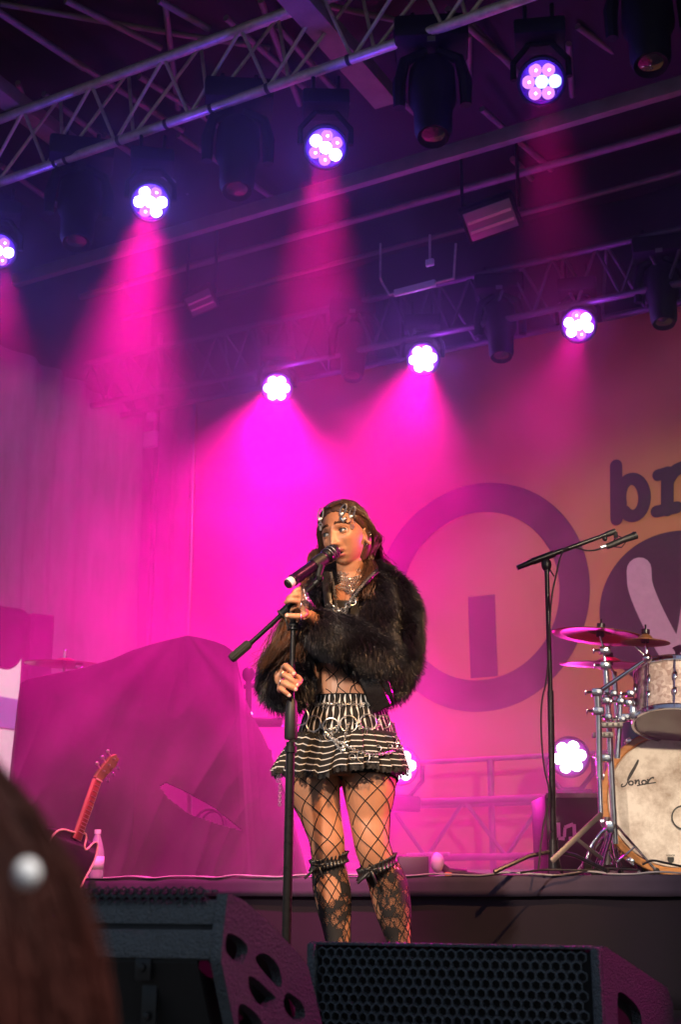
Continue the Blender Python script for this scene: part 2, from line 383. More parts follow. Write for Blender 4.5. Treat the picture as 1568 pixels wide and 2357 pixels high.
# slanting purlins read off the roof plane
dg = [((-60, -10), (193, 157)), ((0, 30), (420, 300)), ((150, 0), (370, 110)), ((365, 0), (480, 66)), ((600, 0), (690, 240)),
      ((100, 215), (250, 330)), ((320, 175), (520, 300)), ((520, 40), (700, 200)), ((640, 60), (800, 240)), ((770, 90), (1000, 300)),
      ((0, 380), (200, 520)), ((240, 310), (400, 420)), ((410, 310), (650, 470)), ((560, 390), (700, 480)), ((820, 330), (1060, 500)),
      ((1030, 20), (1180, 150)), ((1090, 60), (1200, 175)), ((1310, 255), (1400, 340)), ((1110, 250), (1270, 390)), ((930, 345), (1120, 480)),
      ((1440, 205), (1568, 330)), ((1180, 365), (1350, 540)), ((1410, 365), (1540, 500)), ((740, 430), (860, 520)), ((540, 600), (760, 760)),
      ((280, 520), (480, 660)), ((430, 440), (600, 560)), ((120, 600), (300, 720)), ((1330, 60), (1568, 230)), ((900, 560), (1100, 700))]
DGP = []
for i, (a, c) in enumerate(dg):
    zz = 5.62 if i % 3 else 5.45
    pa, pb = atz(a[0], a[1], zz), atz(c[0], c[1], zz)
    if pb.dot(D) > 8.4: pb = pa.lerp(pb, (8.4 - pa.dot(D)) / max(.01, (pb.dot(D) - pa.dot(D))))
    if pa.dot(D) > 8.3: continue
    t = pipe(pa, pb, .022, 'short slanting roof pipe under the dark skin'); DGP.append((t, ((a[0] + c[0]) / 2, (a[1] + c[1]) / 2)))
PIPES = []
dz = [((380, 10), (410, 250), 5.7), ((40, 190), (80, 300), 5.7), ((985, 400), (1000, 470), 5.6), ((1080, 80), (1080, 190), 5.6), ((1310, 100), (1318, 220), 5.5), ((0, 8), (420, 80), 5.75), ((420, 80), (620, 110), 5.75), ((720, 5), (980, 60), 5.5)]
for a, c, zz in dz: DGP.append((pipe(atz(a[0], a[1], zz), atz(c[0], c[1], zz), .02, 'roof pipe'), ((a[0] + c[0]) / 2, (a[1] + c[1]) / 2)))
REFS = [('the left picture edge', 20, 300), ('the far left washlight', 60, 540), ('the left front washlight', 346, 420), ('the middle front washlight', 750, 300), ('the upper right washlight', 1248, 150), ('the top left corner', 80, 60),
        ('the broad beam at top centre', 720, 60), ('the top edge left of the broad beam', 430, 60), ('the moving head left of centre', 545, 330), ('the moving head right of centre', 998, 200), ('the bar floodlight', 1130, 480), ('the top right corner', 1480, 120), ('the back row of washlights', 760, 640), ('the right picture edge', 1520, 380)]
by_ = {}
for t, (x_, y_) in DGP: by_.setdefault(min(REFS, key=lambda r: (r[1] - x_) ** 2 + (r[2] - y_) ** 2)[0], []).append((x_, t))
ORD = ['leftmost', 'second from the left', 'third from the left', 'fourth from the left', 'fifth from the left', 'sixth from the left']
for k_, l_ in by_.items():
    l_.sort(key=lambda q: q[0])
    for n_, (_, t) in enumerate(l_): t['label'] = 'slanting roof pipe near ' + k_ + (', ' + ORD[n_] if len(l_) > 1 else '')
# the broad box beam coming towards the viewer, top centre
pb1, pb2 = atz(655, -40, 5.15), atz(835, 165, 5.15)
beam(pb1, pb2 + (pb2 - pb1) * .35, .10, .16, 'roof_beam', 'broad flat beam slanting down to the front truss at top centre', m_beam)
beam(atz(-40, 180, 5.3), atz(180, 350, 5.3), .10, .14, 'roof_beam', 'broad flat beam slanting behind the front truss at the far left', m_beam)
# back truss
VBk = 8.0
kb = extend(atv(345, 905, VBk), atv(1333, 700, VBk), -.3, 1.6); ku = (kb[0] + UP * .38, kb[1] + UP * .38)
kb2 = (kb[0] + D * .3, kb[1] + D * .3)
truss('back_truss', 'darker truss crossing in front of the backdrop, violet-lit by the rear washlights', [kb, ku, kb2], .024, [(0, 1, 22, 0), (2, 1, 22, .25)], m=M['darkalu'])
# ------------------------------------------------------------------ LED wash lights
m_cell_w = emis('led_white', (.93, .97, 1.0), 9); m_cell_p = emis('led_violet', (.62, .22, 1.0), 1.6); m_cell_b = emis('led_blue', (.35, .5, 1.0), 3.2)
m_lensring = mat('lens_ring', (.10, .03, .14), .25, nscale=30)
m_fix = mat('fixture_black', (.005, .005, .007), .7, nscale=25, spec=.25)
def head_frame(aim):
    z = aim.normalized(); x = UP.cross(z)
    x = x.normalized() if x.length > .01 else W; y = z.cross(x); return x, y, z
def wash(pos, aim, cells, label, group, R=.11, yoke=True, up=True):
    x, y, z = head_frame(aim); t = thing('wash_light', label, 'stage light', pos, group)
    MB().lathe(pos - z * .17, z, [(0, 0), (.05, 0), (.085, .02), (.105, .07), (R + .012, .12), (R + .014, .175), (R + .004, .178), (R, .165)], 28).build('head', m_fix, t)
    f = MB(); hot = MB()
    f.lathe(pos, z, [(R, -.006), (R - .001, .004), (R - .012, .004), (R - .014, -.01), (0, -.012)], 32); f.build('lens_ring', m_lensring, t)
    rc = R * .30; rot_ = random.uniform(0, 60)
    for i in range(7):
        if i == 0: c = pos
        else: a = math.radians(60 * i - 30 + rot_); c = pos + (x * math.cos(a) + y * math.sin(a)) * R * .60
        ml = {'w': m_cell_w, 'p': m_cell_p, 'b': m_cell_b}[cells[i]]
        MB().lathe(c - z * .008, z, [(rc, 0), (rc, .008), (rc * .86, .016), (rc * .5, .022), (0, .024)], 18).build('lens', ml, t)
        if cells[i] != 'w': hot.ell(c + z * .017 + x * rc * .1 + y * rc * .15, (rc * .2, rc * .2, rc * .06), (x, y, z), 10, 6)
    if hot.v: hot.build('led_cores', m_cell_w, t, kind='stuff')
    # yoke and base
    sg = 1 if up else -1
    top = pos - z * .07 + UP * .20 * sg
    yk = MB()
    for s in (-1, 1):
        side = pos - z * .07 + x * s * (R + .03)
        yk.tube([side, side + UP * .10 * sg, top + x * s * .06 * 1, top], .016, 8)
    yk.build('yoke', m_fix, t)
    MB().box(top + UP * .05 * sg, (.26, .2, .09), (x, UP.cross(x).normalized(), UP), .012).build('base', m_fix, t)
    if up:
        for s in (-1, 1):
            p = top + UP * .09 + x * s * .07; MB().tube([p, p + UP * .14], .012, 8).build('clamp', M['blackmetal'], t)
    return t
g1 = 'LED wash lights hanging in the front row'; g2 = 'LED wash lights hanging in the back row'; g3 = 'LED wash lights standing low behind the riser'
fr = [(-6, 577, 'wppwwpw', 'lit seven-lens washlight cut by the left picture edge, front row'), (346, 465, 'wpwwpww', 'lit seven-lens washlight hanging left in the front row, white lower lenses'),
      (750, 340, 'wpwppwp', 'lit seven-lens washlight in the middle of the front row, directly above the singer'), (1248, 188, 'bpppppb', 'lit violet seven-lens washlight hanging highest at the upper right')]
FR = []
for dx, dy, cells, lab in fr:
    p = atv(dx, dy, VF); aim = (CAM - p).normalized() * .80 + Vector((0, 0, -1)) * .30 + W * .02
    wash(p, aim, cells, lab, g1); FR.append(p)
br = [(637, 893, 'wwwwwww', 'white-hot washlight left in the back row above the singer'), (974, 826, 'wwwwwww', 'white-hot washlight in the middle of the back row'),
      (1333, 748, 'wwpwwpw', 'washlight at the right of the back row with violet upper rim')]
BR = []
for dx, dy, cells, lab in br:
    p = atv(dx, dy, VBk); aim = (CAM - p).normalized() * .85 + Vector((0, 0, -1)) * .2
    wash(p, aim, cells, lab, g2); BR.append(p)
LR = []
for dx, dy, v, lab in ((922, 1762, 8.0, 'white washlight low behind the singer\'s hip, half hidden by her skirt'), (1312, 1742, 8.1, 'white washlight low between microphone stand and cymbal stands')):
    p = atv(dx, dy, v); wash(p, (CAM - p), 'wwwwwww', lab, g3, R=.115, up=False); LR.append(p)
# ------------------------------------------------------------------ moving-head profile spots, unlit
def profile(pos, aim, label, s=1.0, group='dark moving-head spotlights hanging from the trusses'):
    x, y, z = head_frame(aim); t = thing('moving_head', label, 'stage light', pos, group)
    MB().lathe(pos - z * .5 * s, z, [(0, 0), (.09 * s, .0), (.12 * s, .05 * s), (.125 * s, .24 * s), (.10 * s, .3 * s), (.095 * s, .46 * s), (.08 * s, .5 * s), (.07 * s, .49 * s), (0, .47 * s)], 20).build('head', m_fix, t)
    MB().lathe(pos - z * .02 * s, z, [(.07 * s, 0), (.05 * s, .012 * s), (0, .02 * s)], 18).build('lens', M['lensglass'], t)
    mid = pos - z * .25 * s; top = mid + UP * .30 * s; yk = MB()
    for k in (-1, 1):
        a = mid + x * k * .17 * s; yk.tube([a - UP * .03, a + UP * .12 * s, a + UP * .24 * s - x * k * .03, top + x * k * .03], [.03 * s, .035 * s, .03 * s, .025 * s], 8)
    yk.build('yoke', m_fix, t)
    MB().box(top + UP * .07 * s, (.38 * s, .26 * s, .13 * s), (x, UP.cross(x).normalized(), UP), .02).build('base', m_fix, t)
    for k in (-1, 1):
        a = top + UP * .13 * s + x * k * .1; MB().tube([a, a + UP * .10], .014, 8).build('clamp', M['blackmetal'], t)
    MB().box(top + UP * .08 * s - UP.cross(x).normalized() * 0 + (CAM - top).normalized() * .14 * s, (.045, .004, .05), (x, y, UP)).build('label_plate', M['dullalu'], t)
    return t

hp = [((175, 560), 'dark moving head hanging between the two left washlights'), ((545, 440), 'dark moving head between the left and middle front washlights'),
      ((998, 315), 'dark moving head between the middle and right front washlights'), ((1500, 150), 'dark moving head at the top right corner')]
for (dx, dy), lab in hp:
    p = atv(dx, dy, VF + .05); profile(p, Vector((0, 0, -1)) + (CAM - p).normalized() * .35, lab, 1.05)
for (dx, dy), lab in (((1155, 822), 'dark moving head in the back row between two lit washlights'), ((1530, 745), 'dark moving head in the back row near the right edge'), ((812, 868), 'dark moving head in the back row between the left and middle lit washlights')):
    p = atv(dx, dy, VBk); profile(p, Vector((0, 0, -1)) + (CAM - p).normalized() * .3, lab, .9)
# floodlights and bars seen from below between the rows
def flood(c, w_, h_, label, m, tilt):
    t = thing('floodlight', label, 'floodlight', c); n = (CAM - c).normalized() + UP * tilt; n.normalize(); x = (W - n * W.dot(n)).normalized(); y = n.cross(x)
    MB().box(c, (w_, h_, .08), (x, y, n), .01).build('housing', m_fix, t)
    MB().box(c + n * .045, (w_ * .86, h_ * .8, .01), (x, y, n), .003).build('reflector', m, t)
    b = MB()
    for s in (-.15, .12): b.box(c + n * .056 + y * s * h_, (w_ * .8, h_ * .08, .012), (x, y, n))
    b.build('tube_lamp', M['silver'], t)
    for s in (-1, 1): MB().tube([c + x * s * w_ * .52, c + x * s * w_ * .52 + UP * .5], .012, 6).build('bracket', M['blackmetal'], t)
flood(atv(1130, 500, 7.2), .36, .24, 'square floodlight with two bar reflections hanging above the back row', mat('reflector', (.4, .3, .36), .35, metal=.6), -.5)
flood(atv(462, 690, 7.2), .22, .18, 'small square floodlight hanging in the haze beside the left beam', mat('reflector_dim', (.2, .15, .2), .4, metal=.6), -.5)
bt_ = thing('bar_fixture', 'slim warm-lit metal bar hanging on brackets above the middle back washlight', 'bar', atv(970, 660, 7.3))
a, c = atv(897, 678, 7.3), atv(1045, 640, 7.3)
MB().tube([a, c], .008, 8).build('rail', M['alu'], bt_); MB().box((a * .6 + c * .4), (.30, .03, .045), ((c - a).normalized(), D, UP), .004).build('channel', M['white'], bt_)
MB().tube([a, atv(880, 650, 7.3), atv(876, 640, 7.25), atv(876, 560, 7.25)], .008, 8).build('bracket', M['alu'], bt_)
MB().tube([c, atv(1050, 560, 7.3)], .008, 8).build('bracket', M['alu'], bt_)
MB().box(atv(990, 604, 7.3), (.06, .03, .05), (W, D, UP), .01).build('junction_box', M['white'], bt_)
MB().tube([atv(990, 604, 7.3), atv(990, 540, 7.3)], .008, 8).build('bracket', M['alu'], bt_)
# ------------------------------------------------------------------ the light those lamps give
DN = Vector((0, 0, -1))
for i, p in enumerate(FR):
    q = p + (CAM - p).normalized() * .03
    spot('washlight_beam', q, q + DN * 4 + D * (.6, -.5, -.3, .4)[i], (900, 3400, 2300, 1900)[i], MAG, (40, 37, 31, 30)[i], 1, .1)
    point('washlight_glow', q + (CAM - p).normalized() * .08, (11, 13, 13, 5)[i], VIO, .08)
for i, p in enumerate(BR):
    q = p + (CAM - p).normalized() * .03
    spot('washlight_beam', q, q + DN * 4 - D * 1.3 + W * (.5, -.3, -.8)[i], (3000, 1350, 650)[i], MAG, (86, 80, 60)[i], 1, .05)
    point('washlight_glow', q + (CAM - p).normalized() * .08, (18, 16, 12)[i], (.4, .05, 1.0), .08)
for i, p in enumerate(LR):
    q = p + (CAM - p).normalized() * .05
    spot('washlight_beam', q, q + (CAM - q) + UP * .2 + W * (-3.2, 0)[i], (480, 60)[i], (1.0, .0, .5), (84, 60)[i], 1, .06)
    point('washlight_glow', q, 9, (.45, .05, 1.0), .08)
# house fronts out of shot on the front edge of the roof: warm white on singer and drums, magenta from the right side
def fresnel(pos, tgt, power, col, deg, label, r=.08):
    z = (Vector(tgt) - pos).normalized(); x, y, z = head_frame(z); t = thing('front_spotlight', label, 'stage light', pos, 'front spotlights on the edge of the stage roof')
    MB().lathe(pos - z * .34, z, [(0, 0), (.1, 0), (.12, .03), (.12, .3), (.13, .34), (.115, .34), (.11, .3)], 22).build('housing', m_fix, t)
    MB().lathe(pos - z * .05, z, [(.11, 0), (.08, .02), (0, .03)], 18).build('lens', emis('lamp_lens', col, 6), t)
    b = MB()
    for s in (-1, 1): b.tube([pos - z * .15 + x * s * .14, pos - z * .15 + x * s * .14 + UP * .2, pos - z * .15 + UP * .26], .012, 8)
    b.build('yoke', m_fix, t)
    spot('front_spotlight_beam', pos + z * .02, tgt, power, col, deg, .5, r)
fresnel(Vector((1.9, .6, 4.3)), (0.05, 4.3, 1.0), 1600, (1.0, .52, .22), 26, 'warm front spotlight on the right roof edge aimed at the singer')
fresnel(Vector((-1.3, .9, 2.4)), (0.0, 4.3, .75), 620, (1.0, .80, .62), 24, 'soft warm front spotlight on the left roof edge aimed at the singer')
fresnel(Vector((2.2, .3, 2.7)), (2.4, 6.8, 1.25), 1500, (1.0, .80, .54), 38, 'warm front spotlight on the right roof edge aimed at the drums')
fresnel(Vector((3.0, 5.3, 1.7)), (.0, 4.25, .85), 800, MAG, 28, 'magenta side spotlight at the right of the stage aimed at the singer')
fresnel(Vector((3.3, 2.3, 3.0)), (-.15, 2.35, .1), 520, MAG, 26, 'magenta side spotlight at the front right corner aimed at the floor monitors')
fresnel(Vector((-.3, 3.3, 4.4)), (-1.3, 6.1, .4), 2300, (1.0, .0, .40), 46, 'magenta spotlight under the roof in front of the singer aimed at the draped cover')
# ================================================================== the singer
from mathutils.bvhtree import BVHTree
YP = 4.30
def P(dx, dy, dY=0.0): return atY(dx, dy, YP + dY)
def ppm(dy, dY=0.0): return FPX / ((YP + dY) / ray(784, dy).y)
def Rm(px, dy, dY=0.0): return px / ppm(dy, dY)
X = Vector((1, 0, 0)); Yv = Vector((0, 1, 0))
singer = thing('person', 'singer in black fur jacket, striped mini skirt and fishnets holding a microphone stand', 'person', (P(812, 1900).x, YP, 0))
def loft(mb, secs, n=28, ax=None, p=2.2):
    """secs: (centre, half width, half depth); closed elliptical tube"""
    xa = ax or X; vs = []; fs = []; m = len(secs); cs = [Vector(s[0]) for s in secs]
    for i in range(m):
        t = (cs[min(i + 1, m - 1)] - cs[max(i - 1, 0)]).normalized(); x = (xa - t * xa.dot(t)).normalized(); y = t.cross(x)
        for k in range(n):
            a = 2 * PI * k / n; ca, sa = math.cos(a), math.sin(a)
            ca = math.copysign(abs(ca) ** (2 / p), ca); sa = math.copysign(abs(sa) ** (2 / p), sa)
            vs.append(cs[i] + x * ca * secs[i][1] + y * sa * secs[i][2])
    for i in range(m - 1):
        for k in range(n): fs.append((i * n + k, i * n + (k + 1) % n, (i + 1) * n + (k + 1) % n, (i + 1) * n + k))
    fs.append(tuple(range(n - 1, -1, -1))); fs.append(tuple((m - 1) * n + k for k in range(n)))
    mb.add(vs, fs)
def interp(secs, k=5):
    """Catmull-Rom through rows of numbers"""
    out = []; n = len(secs)
    for i in range(n - 1):
        p0, p1, p2, p3 = secs[max(i - 1, 0)], secs[i], secs[i + 1], secs[min(i + 2, n - 1)]
        for j in range(k):
            t = j / k; out.append(tuple(.5 * (2 * b_ + (c - a) * t + (2 * a - 5 * b_ + 4 * c - d) * t * t + (3 * b_ - a - 3 * c + d) * t ** 3) for a, b_, c, d in zip(p0, p1, p2, p3)))
    return out + [tuple(secs[-1])]
def pl(rows, k=5):   # rows (dx,dy,half width px,half depth m,dY)
    return [(P(r[0], r[1], r[4]), Rm(r[2], r[1], r[4]), r[3]) for r in interp(rows, k)]
# ---- skeleton rows
TORSO = [(800, 1790, 96, .095, .02), (800, 1740, 112, .105, .02), (798, 1700, 108, .105, .02), (796, 1650, 88, .09, .01), (794, 1605, 79, .082, 0), (795, 1560, 80, .082, 0), (800, 1500, 88, .095, 0),
         (806, 1440, 96, .105, 0), (810, 1395, 96, .095, .01), (812, 1362, 88, .075, .02), (810, 1345, 58, .058, .02)]
NECK = [(812, 1365, 44, .055, .02), (809, 1340, 34, .05, .015), (806, 1315, 31, .048, .01), (806, 1290, 32, .05, .0), (808, 1260, 34, .055, .02)]
LEG_R = [(742, 1735, 58, .09, .02), (729, 1770, 62, .09, .01), (722, 1800, 61, .085, 0), (730, 1840, 55, .078, 0), (742, 1885, 46, .066, 0), (752, 1925, 41, .06, -.005), (755, 1950, 39, .057, -.005), (756, 1985, 37, .053, .01),
         (761, 2020, 41, .058, .02), (766, 2055, 42, .06, .025), (771, 2095, 38, .055, .025), (775, 2130, 32, .046, .02), (779, 2170, 27, .038, .015), (782, 2230, 22, .032, .01), (783, 2290, 22, .034, .01)]
LEG_L = [(842, 1735, 60, .09, .02), (848, 1770, 64, .09, .01), (849, 1800, 63, .085, 0), (850, 1840, 56, .078, 0), (851, 1885, 47, .066, 0), (854, 1925, 42, .06, -.01), (859, 1955, 40, .057, -.01), (872, 1990, 40, .054, .005),
         (887, 2020, 43, .058, .02), (896, 2050, 44, .06, .03), (904, 2090, 41, .055, .03), (912, 2130, 34, .046, .03), (919, 2165, 27, .038, .03), (926, 2230, 22, .032, .03), (930, 2290, 22, .034, .03)]
b = MB()
loft(b, pl(TORSO), 36); loft(b, pl(NECK)); loft(b, pl(LEG_R)); loft(b, pl(LEG_L))
for (dx, dy, r) in ((752, 1930, 27), (856, 1940, 27)): b.ell(P(dx, dy, -.032), (Rm(r, dy), .03, Rm(r * 1.1, dy)), n=16, m=10)
def arm(rows): loft(b, [(P(r[0], r[1], r[3]), r[2], r[2]) for r in interp(rows, 5)], 18)
arm([(885, 1375, .045, .03), (900, 1440, .042, .04), (902, 1515, .038, .0), (830, 1490, .036, -.12), (760, 1450, .026, -.2), (716, 1420, .019, -.245), (705, 1412, .019, -.26)])
arm([(735, 1378, .045, .03), (690, 1440, .042, .04), (650, 1505, .038, .0), (648, 1545, .034, -.08), (649, 1560, .025, -.16), (650, 1562, .023, -.2)])
# hands
def fing(pts, r0, r1):
    p = smooth_path([tuple(P(*q)) for q in pts], 2); n = len(p)
    rs = [r0 + (r1 - r0) * i / (n - 1) for i in range(n)]
    b.tube(p, rs, 12); b.ell(p[-1], (r1, r1, r1), n=12, m=8); b.ell(p[0], (r0, r0, r0), n=12, m=8)
def palm(pts, r):
    for i in range(len(pts)):
        for j in range(i + 1, len(pts)):
            a, c = P(*pts[i]), P(*pts[j]); b.tube([a, a.lerp(c, .5), c], r, 10)
        q = P(*pts[i]); b.ell(q, (r, r, r), n=10, m=8)
HZ = -.30
# lower hand, round the pole
palm([(651, 1562, -.2), (655, 1537, HZ + .03), (652, 1555, HZ + .02), (649, 1572, HZ + .02), (646, 1586, HZ + .03), (664, 1560, HZ + .065)], .0125)
fing([(655, 1535, HZ + .015), (657, 1531, HZ - .008), (668, 1540, HZ - .022), (676, 1550, HZ - .020)], .0098, .0082)
fing([(652, 1555, HZ + .01), (653, 1551, HZ - .014), (670, 1563, HZ - .024), (684, 1576, HZ - .016)], .0098, .0084)
fing([(648, 1572, HZ + .01), (649, 1569, HZ - .014), (666, 1579, HZ - .024), (680, 1586, HZ - .018)], .0094, .008)
fing([(645, 1587, HZ + .01), (644, 1583, HZ - .008), (655, 1591, HZ - .018), (665, 1600, HZ - .012)], .0086, .007)
fing([(664, 1560, HZ + .06), (684, 1557, HZ + .045), (691, 1566, HZ + .02), (685, 1574, HZ - .0), (681, 1568, HZ - .004)], .0115, .0088)
# upper hand, round the boom
HB = -.30
palm([(705, 1412, -.25), (692, 1361, HB - .004), (692, 1374, HB - .01), (689, 1387, HB - .008), (697, 1396, HB + .01), (700, 1405, HB + .0)], .0105)
fing([(693, 1361, HB), (690, 1355, HB - .012), (680, 1360, HB - .020), (675, 1369, HB - .012)], .0092, .0078)
fing([(692, 1374, HB), (690, 1369, HB - .016), (672, 1370, HB - .026), (664, 1377, HB - .014)], .0094, .0078)
fing([(689, 1388, HB), (684, 1383, HB - .018), (667, 1381, HB - .026), (659, 1386, HB - .012)], .0092, .0076)
fing([(697, 1396, HB + .02), (690, 1393, HB + .002), (676, 1398, HB + .006), (672, 1403, HB + .014)], .0085, .007)
fing([(702, 1412, HB + .0), (694, 1418, HB - .012), (678, 1418, HB - .018), (661, 1416, HB - .018)], .0105, .0084)
# ---- head
yaw = math.radians(31); roll = math.radians(9)
Rh = Matrix.Rotation(roll, 3, 'Y').inverted() if False else Matrix.Rotation(-roll, 3, 'Y')
hx = Rh @ Vector((math.cos(yaw), -math.sin(yaw), 0)); hf = Rh @ Vector((-math.sin(yaw), -math.cos(yaw), 0)); hu = Rh @ Vector((0, 0, 1))
EYEF = .086                                             # eye plane ahead of the head centre
HC = P(766, 1225, -.09) - hf * EYEF
def H(x, f, z): return HC + hx * x + hf * f + hu * z
def g(x, z, cx, cz, sx, sz): return math.exp(-((x - cx) / sx) ** 2 - ((z - cz) / sz) ** 2)
def headpt(lon, lat):
    cx, sx_ = math.cos(lat) * math.sin(lon), math.cos(lat) * math.cos(lon); z0 = math.sin(lat)
    z = z0 * (.112 if z0 > 0 else .108)
    wd = .0705; low = max(0, -z0)
    wd *= 1 - .27 * low ** 2.2; f = sx_
    x = cx * wd * (1 if abs(cx) < 2 else 1)
    if f > 0:
        # flatter, longer face: raise the ellipse exponent
        fr = .088 * (f ** .82) * (1 - .10 * low)
        fr += low * .012 * (f ** 1)
        front = min(1, f * 1.6)
        d = 0
        d += -.012 * (g(x, z, .031, .001, .017, .012) + g(x, z, -.031, .001, .017, .012))
        d += .005 * (g(x, z, .028, .021, .022, .008) + g(x, z, -.028, .021, .022, .008)) + .002 * g(x, z, 0, .05, .04, .03)
        d += .0035 * (g(x, z, .031, .012, .018, .004) + g(x, z, -.031, .012, .018, .004))
        d += .006 * (g(x, z, .046, -.026, .017, .016) + g(x, z, -.046, -.026, .017, .016))
        if z > -.052:
            tz = min(1, max(0, (.012 - z) / .052)); amp = (.004 + .019 * tz ** 1.1) * (1 if z > -.044 else max(0, (z + .052) / .008))
            if z > .012: amp *= math.exp(-((z - .012) / .012) ** 2)
            d += amp * math.exp(-(x / (.0065 + .006 * tz)) ** 2)
        d += .006 * (g(x, z, .0125, -.041, .006, .006) + g(x, z, -.0125, -.041, .006, .006))
        d += .0065 * g(x, z, 0, -.0605, .022, .0052) * (1 - .25 * g(x, z, 0, -.058, .003, .01)) + .0075 * g(x, z, 0, -.0765, .018, .0055)
        d += -.010 * g(x, z, 0, -.0685, .017, .0032) - .003 * (g(x, z, .030, -.050, .004, .014) + g(x, z, -.030, -.050, .004, .014)) + .0012 * math.sin((z - .04) * 900) * g(x, z, 0, .048, .03, .010)
        d += .009 * g(x, z, 0, -.100, .022, .012) - .003 * g(x, z, 0, -.087, .02, .005)
        fr += d * front
        y = fr
    else:
        y = f * .098 * (1 - .25 * low)
    return H(x, y, z)
nlo, nla = 200, 150
vs = []; fs = []
for j in range(nla + 1):
    for i in range(nlo): vs.append(headpt(2 * PI * i / nlo - PI, -PI / 2 + PI * j / nla))
for j in range(nla):
    for i in range(nlo): fs.append((j * nlo + i, j * nlo + (i + 1) % nlo, (j + 1) * nlo + (i + 1) % nlo, (j + 1) * nlo + i))
b.add(vs, fs)
# ears
for s in (-1, 1):
    e = [H(s * (.067 + .010 * abs(math.sin(t))), -.002 - .016 * math.cos(t) * .9 - .006, -.016 + .031 * math.sin(t)) for t in [2 * PI * k / 18 for k in range(18)]]
    b.tube(e, .0042, 8, closed=True); b.ell(H(s * .069, -.006, -.016), (.006, .016, .026), (hx, hf, hu), 12, 8)
raw = b.build('body_raw', M['black'], smooth=False)
md = raw.modifiers.new('r', 'REMESH'); md.mode = 'VOXEL'; md.voxel_size = .0027; md.use_smooth_shade = True
ms = raw.modifiers.new('s', 'SMOOTH'); ms.factor = .5; ms.iterations = 3
dg_ = bpy.context.evaluated_depsgraph_get(); me = bpy.data.meshes.new_from_object(raw.evaluated_get(dg_)); me.name = 'body'
bpy.data.objects.remove(raw)
nv = len(me.vertices); co = np.empty(nv * 3); me.vertices.foreach_get('co', co); co = co.reshape(-1, 3)
skin = mat('skin', (.55, .255, .15), .42, nscale=26, namt=.07, sub=.12, bump=.04, bscale=300)
lips_m = mat('lip_skin', (.50, .13, .12), .3, nscale=60, namt=.1, sub=.1)
inner = mat('mouth_inside', (.03, .008, .008), .6)
blush = mat('blushed_skin', (.58, .22, .15), .42, nscale=26, namt=.07, sub=.12)
me.materials.clear()
for q in (skin, lips_m, inner, blush): me.materials.append(q)
pc = np.empty(len(me.polygons) * 3); me.polygons.foreach_get('center', pc); pc = pc.reshape(-1, 3) - np.array(HC)
lx, lf, lz = pc @ np.array(hx), pc @ np.array(hf), pc @ np.array(hu)
mi = np.zeros(len(pc), int); fr = lf > .05
mi[fr & (((lx / .024) ** 2 + ((lz + .0605) / .0062) ** 2 < 1) | ((lx / .021) ** 2 + ((lz + .0762) / .0070) ** 2 < 1))] = 1
mi[fr & ((lx / .018) ** 2 + ((lz + .0685) / .0036) ** 2 < 1)] = 2
me.polygons.foreach_set('material_index', mi); me.polygons.foreach_set('use_smooth', [True] * len(pc))
body = bpy.data.objects.new('body', me); S.collection.objects.link(body); body.parent = singer; body.matrix_parent_inverse = pm(singer).inverted()
bvh = BVHTree.FromPolygons([tuple(q) for q in co], [tuple(q.vertices) for q in me.polygons])
def snap(c, p, off=.0015):
    """from outside towards the axis point c"""
    d = (Vector(c) - Vector(p)).normalized(); h = bvh.ray_cast(Vector(p) - d * .06, d, .4)
    return (h[0] - d * off) if h[0] is not None else None
